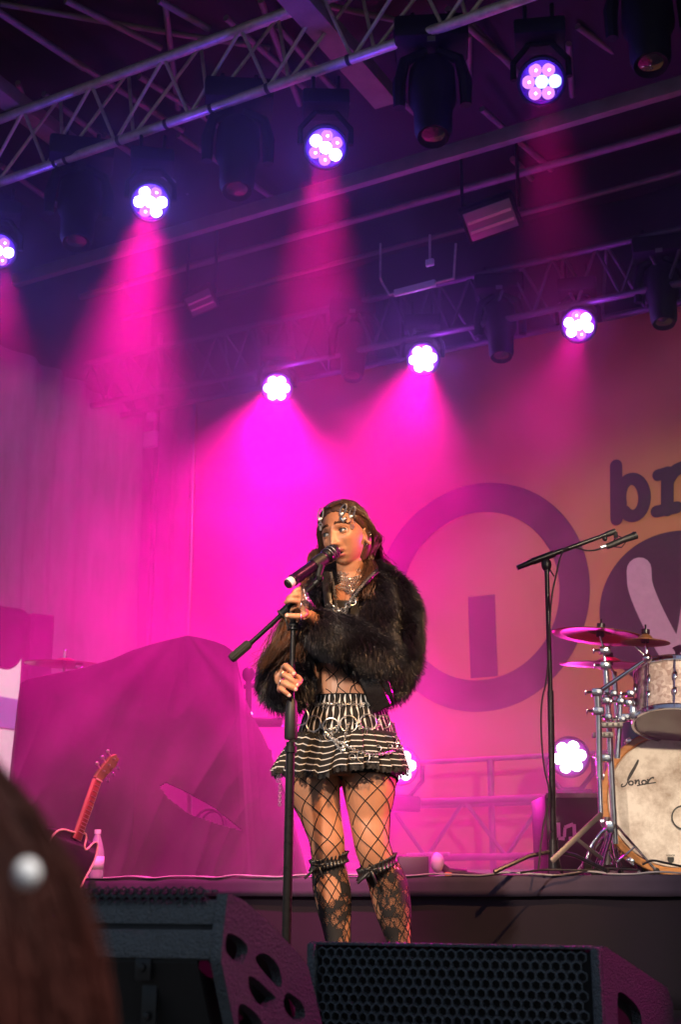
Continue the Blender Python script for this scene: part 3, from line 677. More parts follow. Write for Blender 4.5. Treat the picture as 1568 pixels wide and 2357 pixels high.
# eyes, brows, lashes
eyew = mat('eye_white', (.72, .68, .66), .15, nscale=40, namt=.05); iris = mat('iris', (.13, .17, .20), .15); pup = mat('pupil', (.005, .005, .005), .1)
browm = mat('brow_hair', (.07, .03, .016), .7)
for s in (-1, 1):
    c = H(s * .0312, .0665, .000); rr = .0138
    e = MB().ell(c, (rr, rr, rr), (hx, hf, hu), 24, 16).build('eye', eyew, singer)
    look = (hf + hx * -.28 + hu * .05).normalized(); ix, iy, iz = frame(look)
    MB().lathe(c, look, [(0, rr + .0012), (.0025, rr + .0011), (.0055, rr - .0001), (.0058, rr - .002)], 18).build('iris', iris, e)
    MB().lathe(c, look, [(0, rr + .0016), (.0026, rr + .0013), (.0027, rr)], 14).build('pupil', pup, e)
    # lids
    lid = MB()
    def lidpt(a, el, r): return c + (hx * math.sin(a) + hf * math.cos(a)) * math.cos(el) * r + hu * math.sin(el) * r
    for up_ in (1, -1):
        def lf_(a, q, up_=up_):
            an = math.radians(-62 + 124 * a); op = math.cos(math.radians(-90 + 180 * a))
            e0 = (.46 if up_ > 0 else -.36) * op ** .8 * 1; e1 = up_ * 1.35
            return lidpt(an, e0 + (e1 - e0) * q, rr + .0014)
        lid.grid(lf_, 18, 8)
    lid.build('eyelid', skin, singer, solid=.0006)
    la = MB()
    la.tube([lidpt(math.radians(-64 + 128 * t), .46 * math.sin(PI * t) ** .8, rr + .0024) for t in [k / 14 for k in range(15)]], .0011, 6)
    la.tube([lidpt(math.radians(-50 + 100 * t), -.34 * math.sin(PI * t) ** .8, rr + .0018) for t in [k / 10 for k in range(11)]], .0005, 5)
    for k in range(12):
        t = .15 + .8 * k / 11; a0 = math.radians(-64 + 128 * t); p0 = lidpt(a0, .40 * math.sin(PI * t) ** .8, rr + .002)
        la.tube([p0, p0 + hf * .004 + hu * .002 + hx * s * .001 * 0, p0 + hf * .006 + hu * .005], [.0005, .0004, .0001], 4)
    la.build('eyelash', pup, singer)
    br = MB()
    for k in range(170):
        t = random.random(); x = s * (.011 + .042 * t); z = .0235 + .0035 * (1 - t) ** 2 + .002 * math.sin(PI * t) - .004 * t * t + random.uniform(-.0034, .0034) * (1 - .65 * t)
        h = bvh.ray_cast(H(x, .2, z), -hf, .3)
        if h[0] is None: continue
        d = (hx * s * (.6 + .4 * t) + hu * (.6 - .7 * t)).normalized()
        br.tube([h[0] - d * .002, h[0] + hf * .0012 + d * .002, h[0] + hf * .0006 + d * .006], [.0006, .0007, .0002], 4)
    br.build('eyebrow', browm, singer)
# teeth
MB().grid(lambda a, c: H(-.012 + .024 * a, .0885 - .004 * (2 * a - 1) ** 2, -.0655 - .003 * c), 8, 2).build('teeth', M['white'], singer, solid=.001)
# nails
nm = mat('nail', (.72, .45, .38), .2)
nl = MB()
for q in ((676, 1550, HZ - .028), (684.5, 1576, HZ - .024), (680.5, 1586, HZ - .026), (665.5, 1600, HZ - .019), (661, 1416, HB - .026)):
    c = P(*q); nl.ell(c, (.0052, .002, .0058), (X, Yv, UP), 10, 6)
nl.build('fingernails', nm, singer)
# ------------------------------------------------------------------ strands
def strands(name, pts, rad, m, parent):
    """pts (N,K,3) numpy, rad (K,) or (N,K): thin three-sided hairs as one mesh"""
    N, K, _ = pts.shape; rad = np.broadcast_to(np.asarray(rad), (N, K))
    t = np.gradient(pts, axis=1); t /= np.linalg.norm(t, axis=2, keepdims=True) + 1e-12
    ref = np.array([.31, .52, .79]); x = np.cross(t, ref); x /= np.linalg.norm(x, axis=2, keepdims=True) + 1e-12; y = np.cross(t, x)
    ring = np.stack([pts + (x * math.cos(a) + y * math.sin(a)) * rad[..., None] for a in (0, 2 * PI / 3, 4 * PI / 3)], axis=2)
    v = ring.reshape(-1, 3); idx = np.arange(N * K * 3).reshape(N, K, 3)
    a, c = idx[:, :-1, :], idx[:, 1:, :]
    q = np.stack([a, np.roll(a, -1, 2), np.roll(c, -1, 2), c], axis=-1).reshape(-1, 4)
    me = bpy.data.meshes.new(name); me.vertices.add(len(v)); me.vertices.foreach_set('co', v.ravel())
    me.loops.add(q.size); me.loops.foreach_set('vertex_index', q.ravel().astype(np.int32))
    me.polygons.add(len(q)); me.polygons.foreach_set('loop_start', np.arange(0, q.size, 4, dtype=np.int32))
    me.polygons.foreach_set('use_smooth', np.ones(len(q), bool)); me.materials.append(m); me.update(calc_edges=True)
    o = bpy.data.objects.new(name, me); S.collection.objects.link(o); o.parent = parent; o.matrix_parent_inverse = pm(parent).inverted()
    return o
rng = np.random.default_rng(5)
def sample(me, n, keep=None):
    me.calc_loop_triangles(); T = np.empty(len(me.loop_triangles) * 3, int); me.loop_triangles.foreach_get('vertices', T); T = T.reshape(-1, 3)
    V = np.empty(len(me.vertices) * 3); me.vertices.foreach_get('co', V); V = V.reshape(-1, 3)
    Nn = np.empty(len(me.vertices) * 3); me.vertices.foreach_get('normal', Nn); Nn = Nn.reshape(-1, 3)
    A, B_, C_ = V[T[:, 0]], V[T[:, 1]], V[T[:, 2]]; ar = np.linalg.norm(np.cross(B_ - A, C_ - A), axis=1)
    k = rng.choice(len(T), n, p=ar / ar.sum()); r1, r2 = rng.random((n, 1)), rng.random((n, 1)); f = r1 + r2 > 1; r1 = np.where(f, 1 - r1, r1); r2 = np.where(f, 1 - r2, r2)
    p = A[k] + (B_[k] - A[k]) * r1 + (C_[k] - A[k]) * r2; nn = Nn[T[k, 0]] * (1 - r1 - r2) + Nn[T[k, 1]] * r1 + Nn[T[k, 2]] * r2
    return p, nn / (np.linalg.norm(nn, axis=1, keepdims=True) + 1e-9)
def remeshed(mb, name, vox, m, parent, it=3):
    raw = mb.build(name + '_raw', m, smooth=False); md = raw.modifiers.new('r', 'REMESH'); md.mode = 'VOXEL'; md.voxel_size = vox
    ms = raw.modifiers.new('s', 'SMOOTH'); ms.factor = .6; ms.iterations = it
    me = bpy.data.meshes.new_from_object(raw.evaluated_get(bpy.context.evaluated_depsgraph_get())); me.name = name; bpy.data.objects.remove(raw)
    me.polygons.foreach_set('use_smooth', [True] * len(me.polygons)); me.materials.clear(); me.materials.append(m)
    o = bpy.data.objects.new(name, me); S.collection.objects.link(o); o.parent = parent; o.matrix_parent_inverse = pm(parent).inverted(); return o
def bvh_of(o): return BVHTree.FromPolygons([v.co.copy() for v in o.data.vertices], [tuple(p.vertices) for p in o.data.polygons])
# ------------------------------------------------------------------ fur jacket
m_furskin = mat('fur_base', (.007, .005, .007), .9)
m_fur = mat('fur_hair', (.012, .008, .014), .36, spec=.7, nscale=70, namt=.7)
jb = MB(); b = jb
def rows(r, dep=None): loft(jb, [(P(q[0], q[1], q[4]), Rm(q[2], q[1], q[4]), q[3]) for q in interp(r, 5)], 20)
rows([(850, 1338, 30, .05, .04), (885, 1352, 38, .07, .04), (910, 1390, 43, .08, .03), (918, 1440, 42, .08, .03), (914, 1500, 44, .08, .01), (898, 1555, 40, .07, 0), (890, 1585, 26, .05, 0)])
def arml(r): loft(jb, [(P(q[0], q[1], q[3]), Rm(q[2], q[1], q[3]), Rm(q[2], q[1], q[3]) * .9) for q in interp(r, 5)], 20)
arml([(918, 1532, 40, .02), (892, 1524, 45, -.03), (850, 1496, 47, -.09), (800, 1469, 44, -.14), (760, 1448, 40, -.18), (736, 1437, 36, -.205), (722, 1428, 29, -.218), (714, 1421, 22, -.228)])
arml([(745, 1355, 30, .04), (722, 1385, 34, .03), (700, 1430, 34, .02), (672, 1490, 36, 0), (655, 1530, 40, -.03), (656, 1560, 50, -.09), (660, 1572, 52, -.115), (661, 1573, 40, -.15)])
rows([(812, 1345, 62, .05, .07), (812, 1400, 98, .08, .05), (815, 1470, 98, .08, .05), (822, 1540, 92, .07, .06), (850, 1595, 62, .04, .07)])
rows([(738, 1345, 22, .035, -.01), (730, 1390, 26, .045, -.05), (728, 1440, 28, .045, -.06), (735, 1500, 26, .04, -.05)])
rows([(868, 1342, 24, .04, -.02), (868, 1390, 36, .05, -.06), (860, 1440, 38, .05, -.07), (880, 1520, 34, .05, -.05), (895, 1600, 18, .03, -.02)])
cpts = smooth_path([tuple(P(*q)) for q in ((742, 1375, -.085), (740, 1345, -.04), (752, 1318, .03), (812, 1300, .11), (862, 1308, .06), (868, 1335, -.02), (848, 1368, -.08))], 2)
jb.tube(cpts, .026, 14)
jacket = remeshed(jb, 'fur_jacket', .006, m_furskin, singer)
p, n = sample(jacket.data, 52000)
hand1, hand2 = np.array(P(664, 1566, -.3)), np.array(P(680, 1385, -.3))
# flow: out and a little down, clumped by smooth noise
def nz(p, s, o): return np.array([noise.noise(Vector(q) * s + Vector((o, 0, 0))) for q in p])
c1, c2, c3 = nz(p, 14, 0), nz(p, 14, 7), nz(p, 14, 13)
jit = rng.normal(0, .16, p.shape)
flow = np.stack([c1 * .9 + .18, c2 * .5, c3 * .9 - .55], 1)
arm_ax = np.array((P(722, 1428, -.215) - P(925, 1535, .02)).normalized())
near = np.array(P(820, 1490, -.1)); onfore = (p[:, 1] < np.array(P(0, 0, -.05))[1]) & (p[:, 0] < P(905, 1500)[0]) & (p[:, 0] > P(715, 1500)[0])
flow[onfore] += arm_ax * .5 * 0 + np.array([.15, 0, -.25])
d = n * .75 + flow * .55 + jit; d /= np.linalg.norm(d, axis=1, keepdims=True)
L = rng.uniform(.020, .042, (len(p), 1))
for h in (hand1, hand2):
    dist = np.linalg.norm(p - h, axis=1, keepdims=True); L = np.where(dist < .075, L * .45, L)
sag = np.array([0, 0, -1.0])
K = 4; pts = np.stack([p + d * L * (k / (K - 1)) + (sag + flow * .5) * L * .35 * (k / (K - 1)) ** 2 for k in range(K)], 1)
strands('fur', pts, np.array([.0011, .0010, .0007, .0001]), m_fur, jacket)
# leather lining and zips
m_leather = mat('black_leather', (.014, .012, .014), .28, nscale=18, bump=.4, bscale=30)
def ribbon(mb, pts, wd, nrm=Vector((0, -1, 0)), it=2):
    pts = [Vector(q) for q in smooth_path([tuple(q) for q in pts], it)]; vs = []
    for i, q in enumerate(pts):
        t = (pts[min(i + 1, len(pts) - 1)] - pts[max(i - 1, 0)]).normalized(); s_ = t.cross(nrm).normalized(); vs += [q - s_ * wd / 2, q + s_ * wd / 2]
    mb.add(vs, [(2 * i, 2 * i + 1, 2 * i + 3, 2 * i + 2) for i in range(len(pts) - 1)])
lb = MB(); ribbon(lb, [P(752, 1315, -.06), P(752, 1350, -.115), P(756, 1390, -.135), P(766, 1430, -.13)], .034); lb.build('leather_facing', m_leather, jacket, solid=.006, sub=1)
lb = MB(); ribbon(lb, [P(870, 1312, -.07), P(845, 1335, -.125), P(812, 1375, -.14), P(795, 1415, -.13)], .018); lb.build('leather_facing', m_leather, jacket, solid=.006, sub=1)
lb = MB()
ribbon(lb, [P(845, 1555, -.11), P(862, 1590, -.105), P(882, 1632, -.08)], .07); ribbon(lb, [P(880, 1560, -.1), P(893, 1600, -.09), P(897, 1625, -.06)], .04)
lb.build('leather_facing', m_leather, jacket, solid=.006, sub=1)
def chain(mb, pts, link=.0055, r=.0011, it=2, n=8):
    pts = [Vector(q) for q in smooth_path([tuple(q) for q in pts], it)]; acc = 0; k = 0
    for i in range(len(pts) - 1):
        seg = pts[i + 1] - pts[i]; ln = seg.length; t = seg / max(ln, 1e-9)
        while acc < ln:
            c = pts[i] + t * acc; x, y, _ = frame(t); nn = x if k % 2 else y
            mb.ring(c, nn, link * .66, r * 1.15, n, 5); acc += link; k += 1
        acc -= ln
zb = MB(); chain(zb, [P(762, 1318, -.10), P(768, 1345, -.135), P(773, 1385, -.15), P(778, 1420, -.14)], .0055, .0010)
chain(zb, [P(862, 1318, -.12), P(835, 1345, -.145), P(810, 1380, -.155), P(795, 1412, -.15)], .0055, .0010)
zb.build('zip', M['dullalu'], jacket, kind='stuff')
# ------------------------------------------------------------------ top, shorts, skirt
m_top = mat('black_knit', (.012, .011, .013), .8, nscale=40, sheen=.2)
def shell(rws, k, off, name, m, y0, y1, n=40, **kw):
    r = [q for q in interp(rws, 8) if y0 <= q[1] <= y1]; t = MB()
    loft(t, [(P(q[0], q[1], q[4]), Rm(q[2], q[1], q[4]) * k + off, q[3] * k + off) for q in r], n); t.f = t.f[:-2]; t.m = t.m[:-2]
    return t.build(name, m, singer, solid=.002, **kw)
shell(TORSO, 1.0, .005, 'crop_top', m_top, 1408, 1540)
shell(TORSO, 1.0, .006, 'shorts', m_top, 1690, 1780); shell(LEG_R, 1.03, .004, 'shorts_leg', m_top, 1735, 1790); shell(LEG_L, 1.03, .004, 'shorts_leg', m_top, 1735, 1797)
m_cloth = mat('black_denim', (.007, .007, .008), .9, nscale=60); m_stripe = mat('white_stripe', (.62, .62, .64), .85, nscale=60, namt=.15)
SK = [(796, 1604, 83, .088, 0), (796, 1622, 87, .092, 0), (797, 1645, 97, .102, .005), (797, 1670, 106, .11, .01), (797, 1700, 114, .115, .01), (796, 1722, 116, .118, .01)]
ski = interp(SK, 10)
def sk_at(rws, c):
    i = min(c * (len(rws) - 1), len(rws) - 1.001); j = int(i); f = i - j; return [a * (1 - f) + e * f for a, e in zip(rws[j], rws[j + 1])]
yoke = MB(); ncol = 44; us = []
for k in range(ncol): us += [k / ncol, (k + .79) / ncol]
us.append(1.0); rowsn = 26
vs = []
for j in range(rowsn + 1):
    q = sk_at(ski, j / rowsn)
    for i, u in enumerate(us[:-1]):
        a = 2 * PI * u + .02 * math.sin(j * .7 + i * .9) * (i % 2); w_ = .0022 * noise.noise(Vector((u * 30, j * .3, 0)))
        vs.append(P(q[0], q[1], q[4]) + X * math.cos(a) * (Rm(q[2], q[1]) + w_) + Yv * math.sin(a) * (q[3] + w_))
nu_ = len(us) - 1
for j in range(rowsn):
    for i in range(nu_):
        yoke.f.append([j * nu_ + i, j * nu_ + (i + 1) % nu_, (j + 1) * nu_ + (i + 1) % nu_, (j + 1) * nu_ + i]); yoke.m.append(i % 2)
yoke.v = vs
skirt = yoke.build('skirt_yoke', [m_cloth, m_stripe], singer, solid=.0025)
q0 = ski[int(len(ski) * .3)]
MB().grid(lambda a, c: P(sk_at(ski, .0 + .04 * c)[0], sk_at(ski, .04 * c)[1]) + X * math.cos(2 * PI * a) * (Rm(sk_at(ski, .04 * c)[2] + 1.5, 1605)) + Yv * math.sin(2 * PI * a) * (sk_at(ski, .04 * c)[3] + .002), 80, 2, True).build('waistband_edge', m_cloth, singer, solid=.002)
# pleated flounce with level stripes
ruf = MB(); NP = 26; vs = []; cs = [0]; ST = 6
for k in range(ST): cs += [(k + .83) / ST, (k + 1) / ST]
sub_ = []
for k in range(len(cs) - 1):
    for j in range(2): sub_.append((cs[k] + (cs[k + 1] - cs[k]) * j / 2, k % 2))
sub_.append((1.0, 0)); na = NP * 12
def ruf_pt(a, c, lace=0):
    ang = 2 * PI * a; ph = (a * NP) % 1.0; sw = (ph * 1.15 if ph < .87 else (1 - ph) * 7.7) - .5       # knife pleat
    cxp = 795 - 12 * c; hw = 114 + (152 - 114) * c ** .85; dp = .115 + .04 * c
    top = 1688 + 14 * math.exp(-((math.cos(ang) + .35) / .3) ** 2) * (math.sin(ang) < 0)
    hang = 1768 + (18 * math.exp(-((math.cos(ang) + .42) / .45) ** 2) - 6 * math.exp(-((math.cos(ang) + .02) / .12) ** 2)) * (math.sin(ang) < .3)
    wob = .008 * noise.noise(Vector((math.cos(ang) * 3, math.sin(ang) * 3, c)))
    am = .008 + .020 * c; y = top + (hang - top) * c
    y += ((int(a * NP) * 5) % 7 - 3) * 1.3 * c + (ph - .5) * 3 * (ph < .87)
    r = Rm(hw, y) + sw * am + wob * c
    return P(cxp, y + lace) + X * math.cos(ang) * r + Yv * (math.sin(ang) * (dp + sw * am + wob * c))
for (c, _) in sub_:
    for i in range(na): vs.append(ruf_pt(i / na, c))
for j in range(len(sub_) - 1):
    for i in range(na): ruf.f.append([j * na + i, j * na + (i + 1) % na, (j + 1) * na + (i + 1) % na, (j + 1) * na + i]); ruf.m.append(sub_[j][1])
ruf.v = vs; flounce = ruf.build('pleated_flounce', [m_cloth, m_stripe], singer, solid=.0015, ang=60)
lace = MB()
lace.grid(lambda a, c: ruf_pt(a, .97 + .0 * c) + UP * (-(.004 + .018 * c) + .0022 * c * math.sin(a * 2 * PI * 95)) + Vector((math.cos(2 * PI * a), math.sin(2 * PI * a), 0)) * (-.002 + .003 * c * math.sin(a * 300)), na * 2, 3, True)
def lace_mat(name, col, scale, thr, nscale, holes=True):
    m = mat(name, col, .7); t = m.node_tree; b_ = t.nodes['Principled BSDF']; tc = t.nodes.new('ShaderNodeTexCoord')
    v = t.nodes.new('ShaderNodeTexVoronoi'); v.feature = 'DISTANCE_TO_EDGE'; v.inputs['Scale'].default_value = scale; t.links.new(tc.outputs['Object'], v.inputs[0])
    n = t.nodes.new('ShaderNodeTexNoise'); n.inputs['Scale'].default_value = nscale; n.inputs['Detail'].default_value = 3; t.links.new(tc.outputs['Object'], n.inputs[0])
    mr = t.nodes.new('ShaderNodeMapRange'); mr.inputs[1].default_value = .47; mr.inputs[2].default_value = .60; mr.inputs[3].default_value = thr; mr.inputs[4].default_value = .6
    t.links.new(n.outputs[0], mr.inputs[0]); lt = t.nodes.new('ShaderNodeMath'); lt.operation = 'LESS_THAN'
    t.links.new(v.outputs['Distance'], lt.inputs[0]); t.links.new(mr.outputs[0], lt.inputs[1]); t.links.new(lt.outputs[0], b_.inputs['Alpha']); return m
m_lace = lace_mat('lace_trim', (.012, .011, .013), 260, .12, 90)
lace.build('lace_hem', m_lace, singer)
# ------------------------------------------------------------------ fishnets
netm = mat('net_thread', (.010, .009, .010), .7)
def net_leg(rws, y0, y1, N, name, twist, ph, extra=None):
    t = MB(); R_ = interp(rws, 10); R_ = [q for q in R_ if y0 <= q[1] <= y1]; Lh = (y1 - y0)
    for fam in (1, -1):
        for k in range(N):
            pts = []; n = 46
            def flush():
                if len(pts) > 2: t.tube(pts, .00155, 5)
            for i in range(n + 1):
                s_ = i / n; q = sk_at(R_, s_); a = 2 * PI * (k + ph) / N + fam * twist * s_ + .07 * math.sin(s_ * 9 + k)
                c = P(q[0], q[1], q[4]); hit = snap(c, c + X * math.cos(a) * .2 + Yv * math.sin(a) * .2, .0012)
                if hit is not None and pts and (hit - pts[-1]).length > .035: flush(); pts = []
                if hit is None or (hit - c).length > .14 or (extra and not extra(hit)): flush(); pts = []; continue
                pts.append(hit)
            flush()
    return t.build(name, netm, singer, kind='stuff')
net_leg(LEG_R, 1768, 1985, 7, 'fishnet_leg', 2 * PI * 4.2 / 7, .2); net_leg(LEG_L, 1768, 1998, 7, 'fishnet_leg', 2 * PI * 4.4 / 7, .55)
net_leg(TORSO, 1538, 1612, 11, 'fishnet_top', 2 * PI * 1.3 / 11, .4)
# net seen through the cut-outs of the socks
net_leg(LEG_R, 1990, 2175, 11, 'fishnet_leg', 2 * PI * 5 / 11, .1); net_leg(LEG_L, 1990, 2175, 11, 'fishnet_leg', 2 * PI * 5 / 11, .3)
# ------------------------------------------------------------------ lace socks with cut-outs, ruffled garters
m_sock = lace_mat('lace_sock', (.010, .009, .011), 210, .10, 26)
def sock(rws, y0, y1, cuts, name):
    R_ = [q for q in interp(rws, 12) if y0 <= q[1] <= y1]; t = MB(); n = 72; vs = []
    for q in R_:
        c = P(q[0], q[1], q[4])
        for k in range(n):
            a = 2 * PI * k / n; dr = X * math.cos(a) + Yv * math.sin(a); h = snap(c, c + dr * .2, .0032)
            vs.append(h if h is not None and (h - c).length < .1 else c + X * math.cos(a) * Rm(q[2], q[1]) + Yv * math.sin(a) * q[3])
    t.v = vs
    for j in range(len(R_) - 1):
        for k in range(n):
            a = math.degrees(2 * PI * (k + .5) / n) % 360; y = (R_[j][1] + R_[j + 1][1]) / 2
            if any(((a - ca) / ra) ** 2 + ((y - cy_) / ry) ** 2 < 1 and (a - ca) * sl_ + (y - cy_) < 40 for ca, ra, cy_, ry, sl_ in cuts): continue
            t.f.append([j * n + k, j * n + (k + 1) % n, (j + 1) * n + (k + 1) % n, (j + 1) * n + k]); t.m.append(0)
    return t.build(name, m_sock, singer)
sock(LEG_R, 1985, 2300, [(258, 38, 2042, 32, 0), (198, 14, 2070, 40, 0), (325, 22, 2140, 36, 0)], 'lace_sock')
sock(LEG_L, 1998, 2300, [(205, 22, 2075, 46, 0), (330, 20, 2145, 34, 0)], 'lace_sock')
m_satin = mat('satin_ruffle', (.02, .018, .02), .35, nscale=50)
def garter(cx_, cy_, hw, dp, tilt, dY, bow):
    t = MB()
    def fn(a, c):
        an = 2 * PI * a; r = 1 + .045 * math.sin(an * 30) * abs(2 * c - 1) * 1.4 + .02 * noise.noise(Vector((an * 3, c, 0))); fl = 1.05 + .06 * abs(2 * c - 1)
        ctr = P(cx_, cy_, dY)
        return ctr + X * math.cos(an) * Rm(hw, cy_) * fl * r + Yv * math.sin(an) * dp * fl * r + UP * ((.5 - c) * .032 + tilt * math.cos(an) - .012 * math.sin(an) * -1 * .6)
    t.grid(fn, 260, 6, True); g_ = t.build('garter_ruffle', m_satin, singer, solid=.0015)
    bb = MB(); c = P(bow[0], bow[1], dY - dp * 1.25)
    for sx, sz, l in ((-1, -.9, .042), (.4, -1, .038), (-1, .2, .022), (1, .2, .022)):
        ribbon(bb, [c, c + Vector((sx * l * .5, -.006, sz * l * .5)), c + Vector((sx * l, 0, sz * l))], .008)
    bb.build('ribbon_bow', m_satin, g_, solid=.001)
garter(757, 1981, 40, .056, .014, .01, (733, 1992)); garter(868, 1994, 41, .058, .026, .0, (855, 2003))
# boots, hidden behind the loudspeaker from here
m_boot = mat('boot_leather', (.012, .012, .013), .35, nscale=20)
for cx_ in (783, 930):
    t = MB(); c = P(cx_, 2270, .01); fl = Vector((c.x, c.y, 0))
    loft(t, [(fl + UP * z + Yv * dy, rx, ry) for z, dy, rx, ry in ((.21, 0, .042, .048), (.15, -.0, .044, .052), (.11, -.02, .046, .075), (.08, -.05, .048, .125), (.05, -.05, .05, .13), (.0, -.05, .05, .13))], 24)
    t.build('boot', m_boot, singer)
# ------------------------------------------------------------------ jewellery on the clothes
sb = bvh_of(skirt); fb = bvh_of(flounce); bb_ = bvh
def onsurf(dx, dy, off=.006, trees=(sb, fb)):
    r = ray(dx, dy).normalized(); best = None
    for T in trees:
        h = T.ray_cast(CAM, r)
        if h[0] is not None and (best is None or h[3] < best): best = h[3]
    return CAM + r * ((best if best else (P(dx, dy, -.1) - CAM).length) - off)
jw = MB()
for i, (dx, dy, r) in enumerate(((693, 1649, 19), (722, 1665, 18), (762, 1671, 18), (803, 1666, 19), (848, 1662, 18.5), (885, 1661, 15))):
    c = onsurf(dx, dy, .010); nrm = Vector(((dx - 796) / 190, -1, .12 * math.sin(i * 2.3))); jw.ring(c, nrm, Rm(r, dy), .0022, 36, 8)
    if i < 5: 
        e = ((693, 1649), (722, 1665), (762, 1671), (803, 1666), (848, 1662), (885, 1661))[i + 1]; jw.tube([onsurf(dx + r * .9, dy, .011), onsurf(e[0] - r * .9, e[1], .011)], .0028, 6)
jw.build('ring_belt', M['silver'], singer, kind='stuff')
stb = MB()
for i, dx in enumerate((731, 748, 764, 784, 811, 832, 853, 869)):
    c = onsurf(dx, 1621 + (i % 2) * 2 - .02 * (dx - 731), .006); R_ = .0115
    star = [c + X * math.sin(PI * k / 5 + .2 * i) * (R_ if k % 2 == 0 else R_ * .42) + UP * math.cos(PI * k / 5 + .2 * i) * (R_ if k % 2 == 0 else R_ * .42) for k in range(10)]
    stb.tube(star, .0012, 5, closed=True)
chain(stb, [onsurf(x_, 1620 + 2 * math.sin(x_ * .2), .005) for x_ in range(722, 882, 8)], .006, .0009, 1)
stb.build('star_chain', M['silver'], singer, kind='stuff')
chb = MB()
for path in (((765, 1699), (800, 1718), (832, 1733), (861, 1737), (890, 1734), (915, 1727)), ((765, 1699), (785, 1726), (803, 1746), (820, 1762)), ((820, 1667), (838, 1677), (858, 1678), (874, 1668)),
             ((738, 1672), (760, 1682), (776, 1672)), ((803, 1666), (795, 1690), (792, 1720), (790, 1735), (783, 1765)), ((820, 1762), (850, 1764), (880, 1766)), ((905, 1665), (914, 1700), (913, 1722)), ((748, 1681), (752, 1692), (765, 1699))):
    chain(chb, [onsurf(*q, .007) for q in path], .0062, .0014, 2)
for q, r in (((757, 1694), 9), ((837, 1741), 14), ((922, 1737), 13), ((870, 1722), 8), ((899, 1718), 5), ((923, 1723), 5), ((811, 1742), 7), ((770, 1680), 5)): chb.ring(onsurf(*q, .007), Vector((.1, -1, .2)), Rm(r, 1720), .0013, 22, 6)
for a_, e_ in (((722, 1682), (738, 1706)), ((706, 1690), (726, 1684)), ((840, 1692), (846, 1672)), ((912, 1690), (925, 1712))):
    p0, p1 = onsurf(*a_, .006), onsurf(*e_, .006); s_ = X * .003; chb.tube([p0 - s_, p1 - s_, p1 + s_, p0 + s_ * 1.6], .0008, 5)
cl0 = P(639, 1767, -.02); chain(chb, [cl0, cl0 - UP * .045], .006, .001, 0); cl1 = P(645, 1765, -.03); chain(chb, [cl1, cl1 - UP * .118], .0068, .0013, 0)
chb.build('hanging_chains', M['silver'], singer, kind='stuff')
# necklaces
def onbody(dx, dy, off=.004): return onsurf(dx, dy, off, (bvh,))
nb = MB()
for j in range(5):
    yy = 1327 + j * 8.5; x0, x1 = (779 - j * .3, 827 - j * 1.5) if j < 4 else (800, 822)
    k = 0; xx = x0
    while xx <= x1:
        nb.ring(onbody(xx + (j % 2) * 3, yy + 9 * math.sin((xx - x0) / (x1 - x0) * PI) * .5, .006), Vector((.3 * math.sin(k), -1, .3)), .0052, .0015, 10, 5); xx += 6.0; k += 1
chain(nb, [onbody(x_, y_, .006) for x_, y_ in ((815, 1365), (812, 1378), (804, 1390))], .009, .0016, 2)
chain(nb, [P(x_, y_, -.145) for x_, y_ in ((768, 1396), (776, 1405), (788, 1407), (797, 1398), (806, 1388), (815, 1378))], .012, .0022, 2, 10)
nb.ring(P(812, 1385, -.15), Vector((.2, -1, 0)), .0105, .0016, 20, 6)
for q in ((783, 1318), (793, 1320), (826, 1312)):
    c = onbody(*q, .005); nb.ring(c, Vector((0, -1, .2)), .0055, .0012, 12, 5); nb.tube([c, c + Vector((.01, -.002, -.004)), c + Vector((.013, -.004, .003))], .0012, 5)
nb.build('chain_necklace', M['silver'], singer, kind='stuff')
# finger rings and the wing-shaped knuckle piece
def band(c, d, r, name='finger_ring'): return MB().ring(c, d, r, .0018, 20, 7).build(name, M['silver'], singer)
for q, e, r in (((655, 1531, HZ - .002), (0.7, .2, -.9), .0112), ((652, 1553, HZ - .008), (.8, -.5, -.5), .0115), ((648, 1570, HZ - .008), (.9, -.4, -.4), .0112), ((690, 1567, HZ + .022), (.5, .5, -.8), .011),
                ((690, 1392, HZ - .006), (-.9, -.4, .1), .0112), ((693, 1418, HZ - .010), (-1, 0, 0), .0108)):
    band(P(*q), Vector(e), r)
m_arm = mat('hammered_silver', (.75, .70, .76), .22, metal=1, nscale=90, namt=.35, bump=1.0, bscale=160)
kp = MB(); outl = ((694, 1347), (705, 1362), (714, 1378), (722, 1392), (719, 1399), (713, 1405), (706, 1401), (699, 1392), (692, 1383), (697, 1376), (692, 1367), (694, 1358))
cc = P(705, 1381, HZ - .045); ov = [P(x_, y_, HZ - .02 - .012 * math.sin(i)) for i, (x_, y_) in enumerate(outl)]
kp.add([cc] + ov, [(0, i + 1, (i + 1) % len(ov) + 1) for i in range(len(ov))])
kp.build('wing_ring', m_arm, singer, solid=.004, smooth=True)
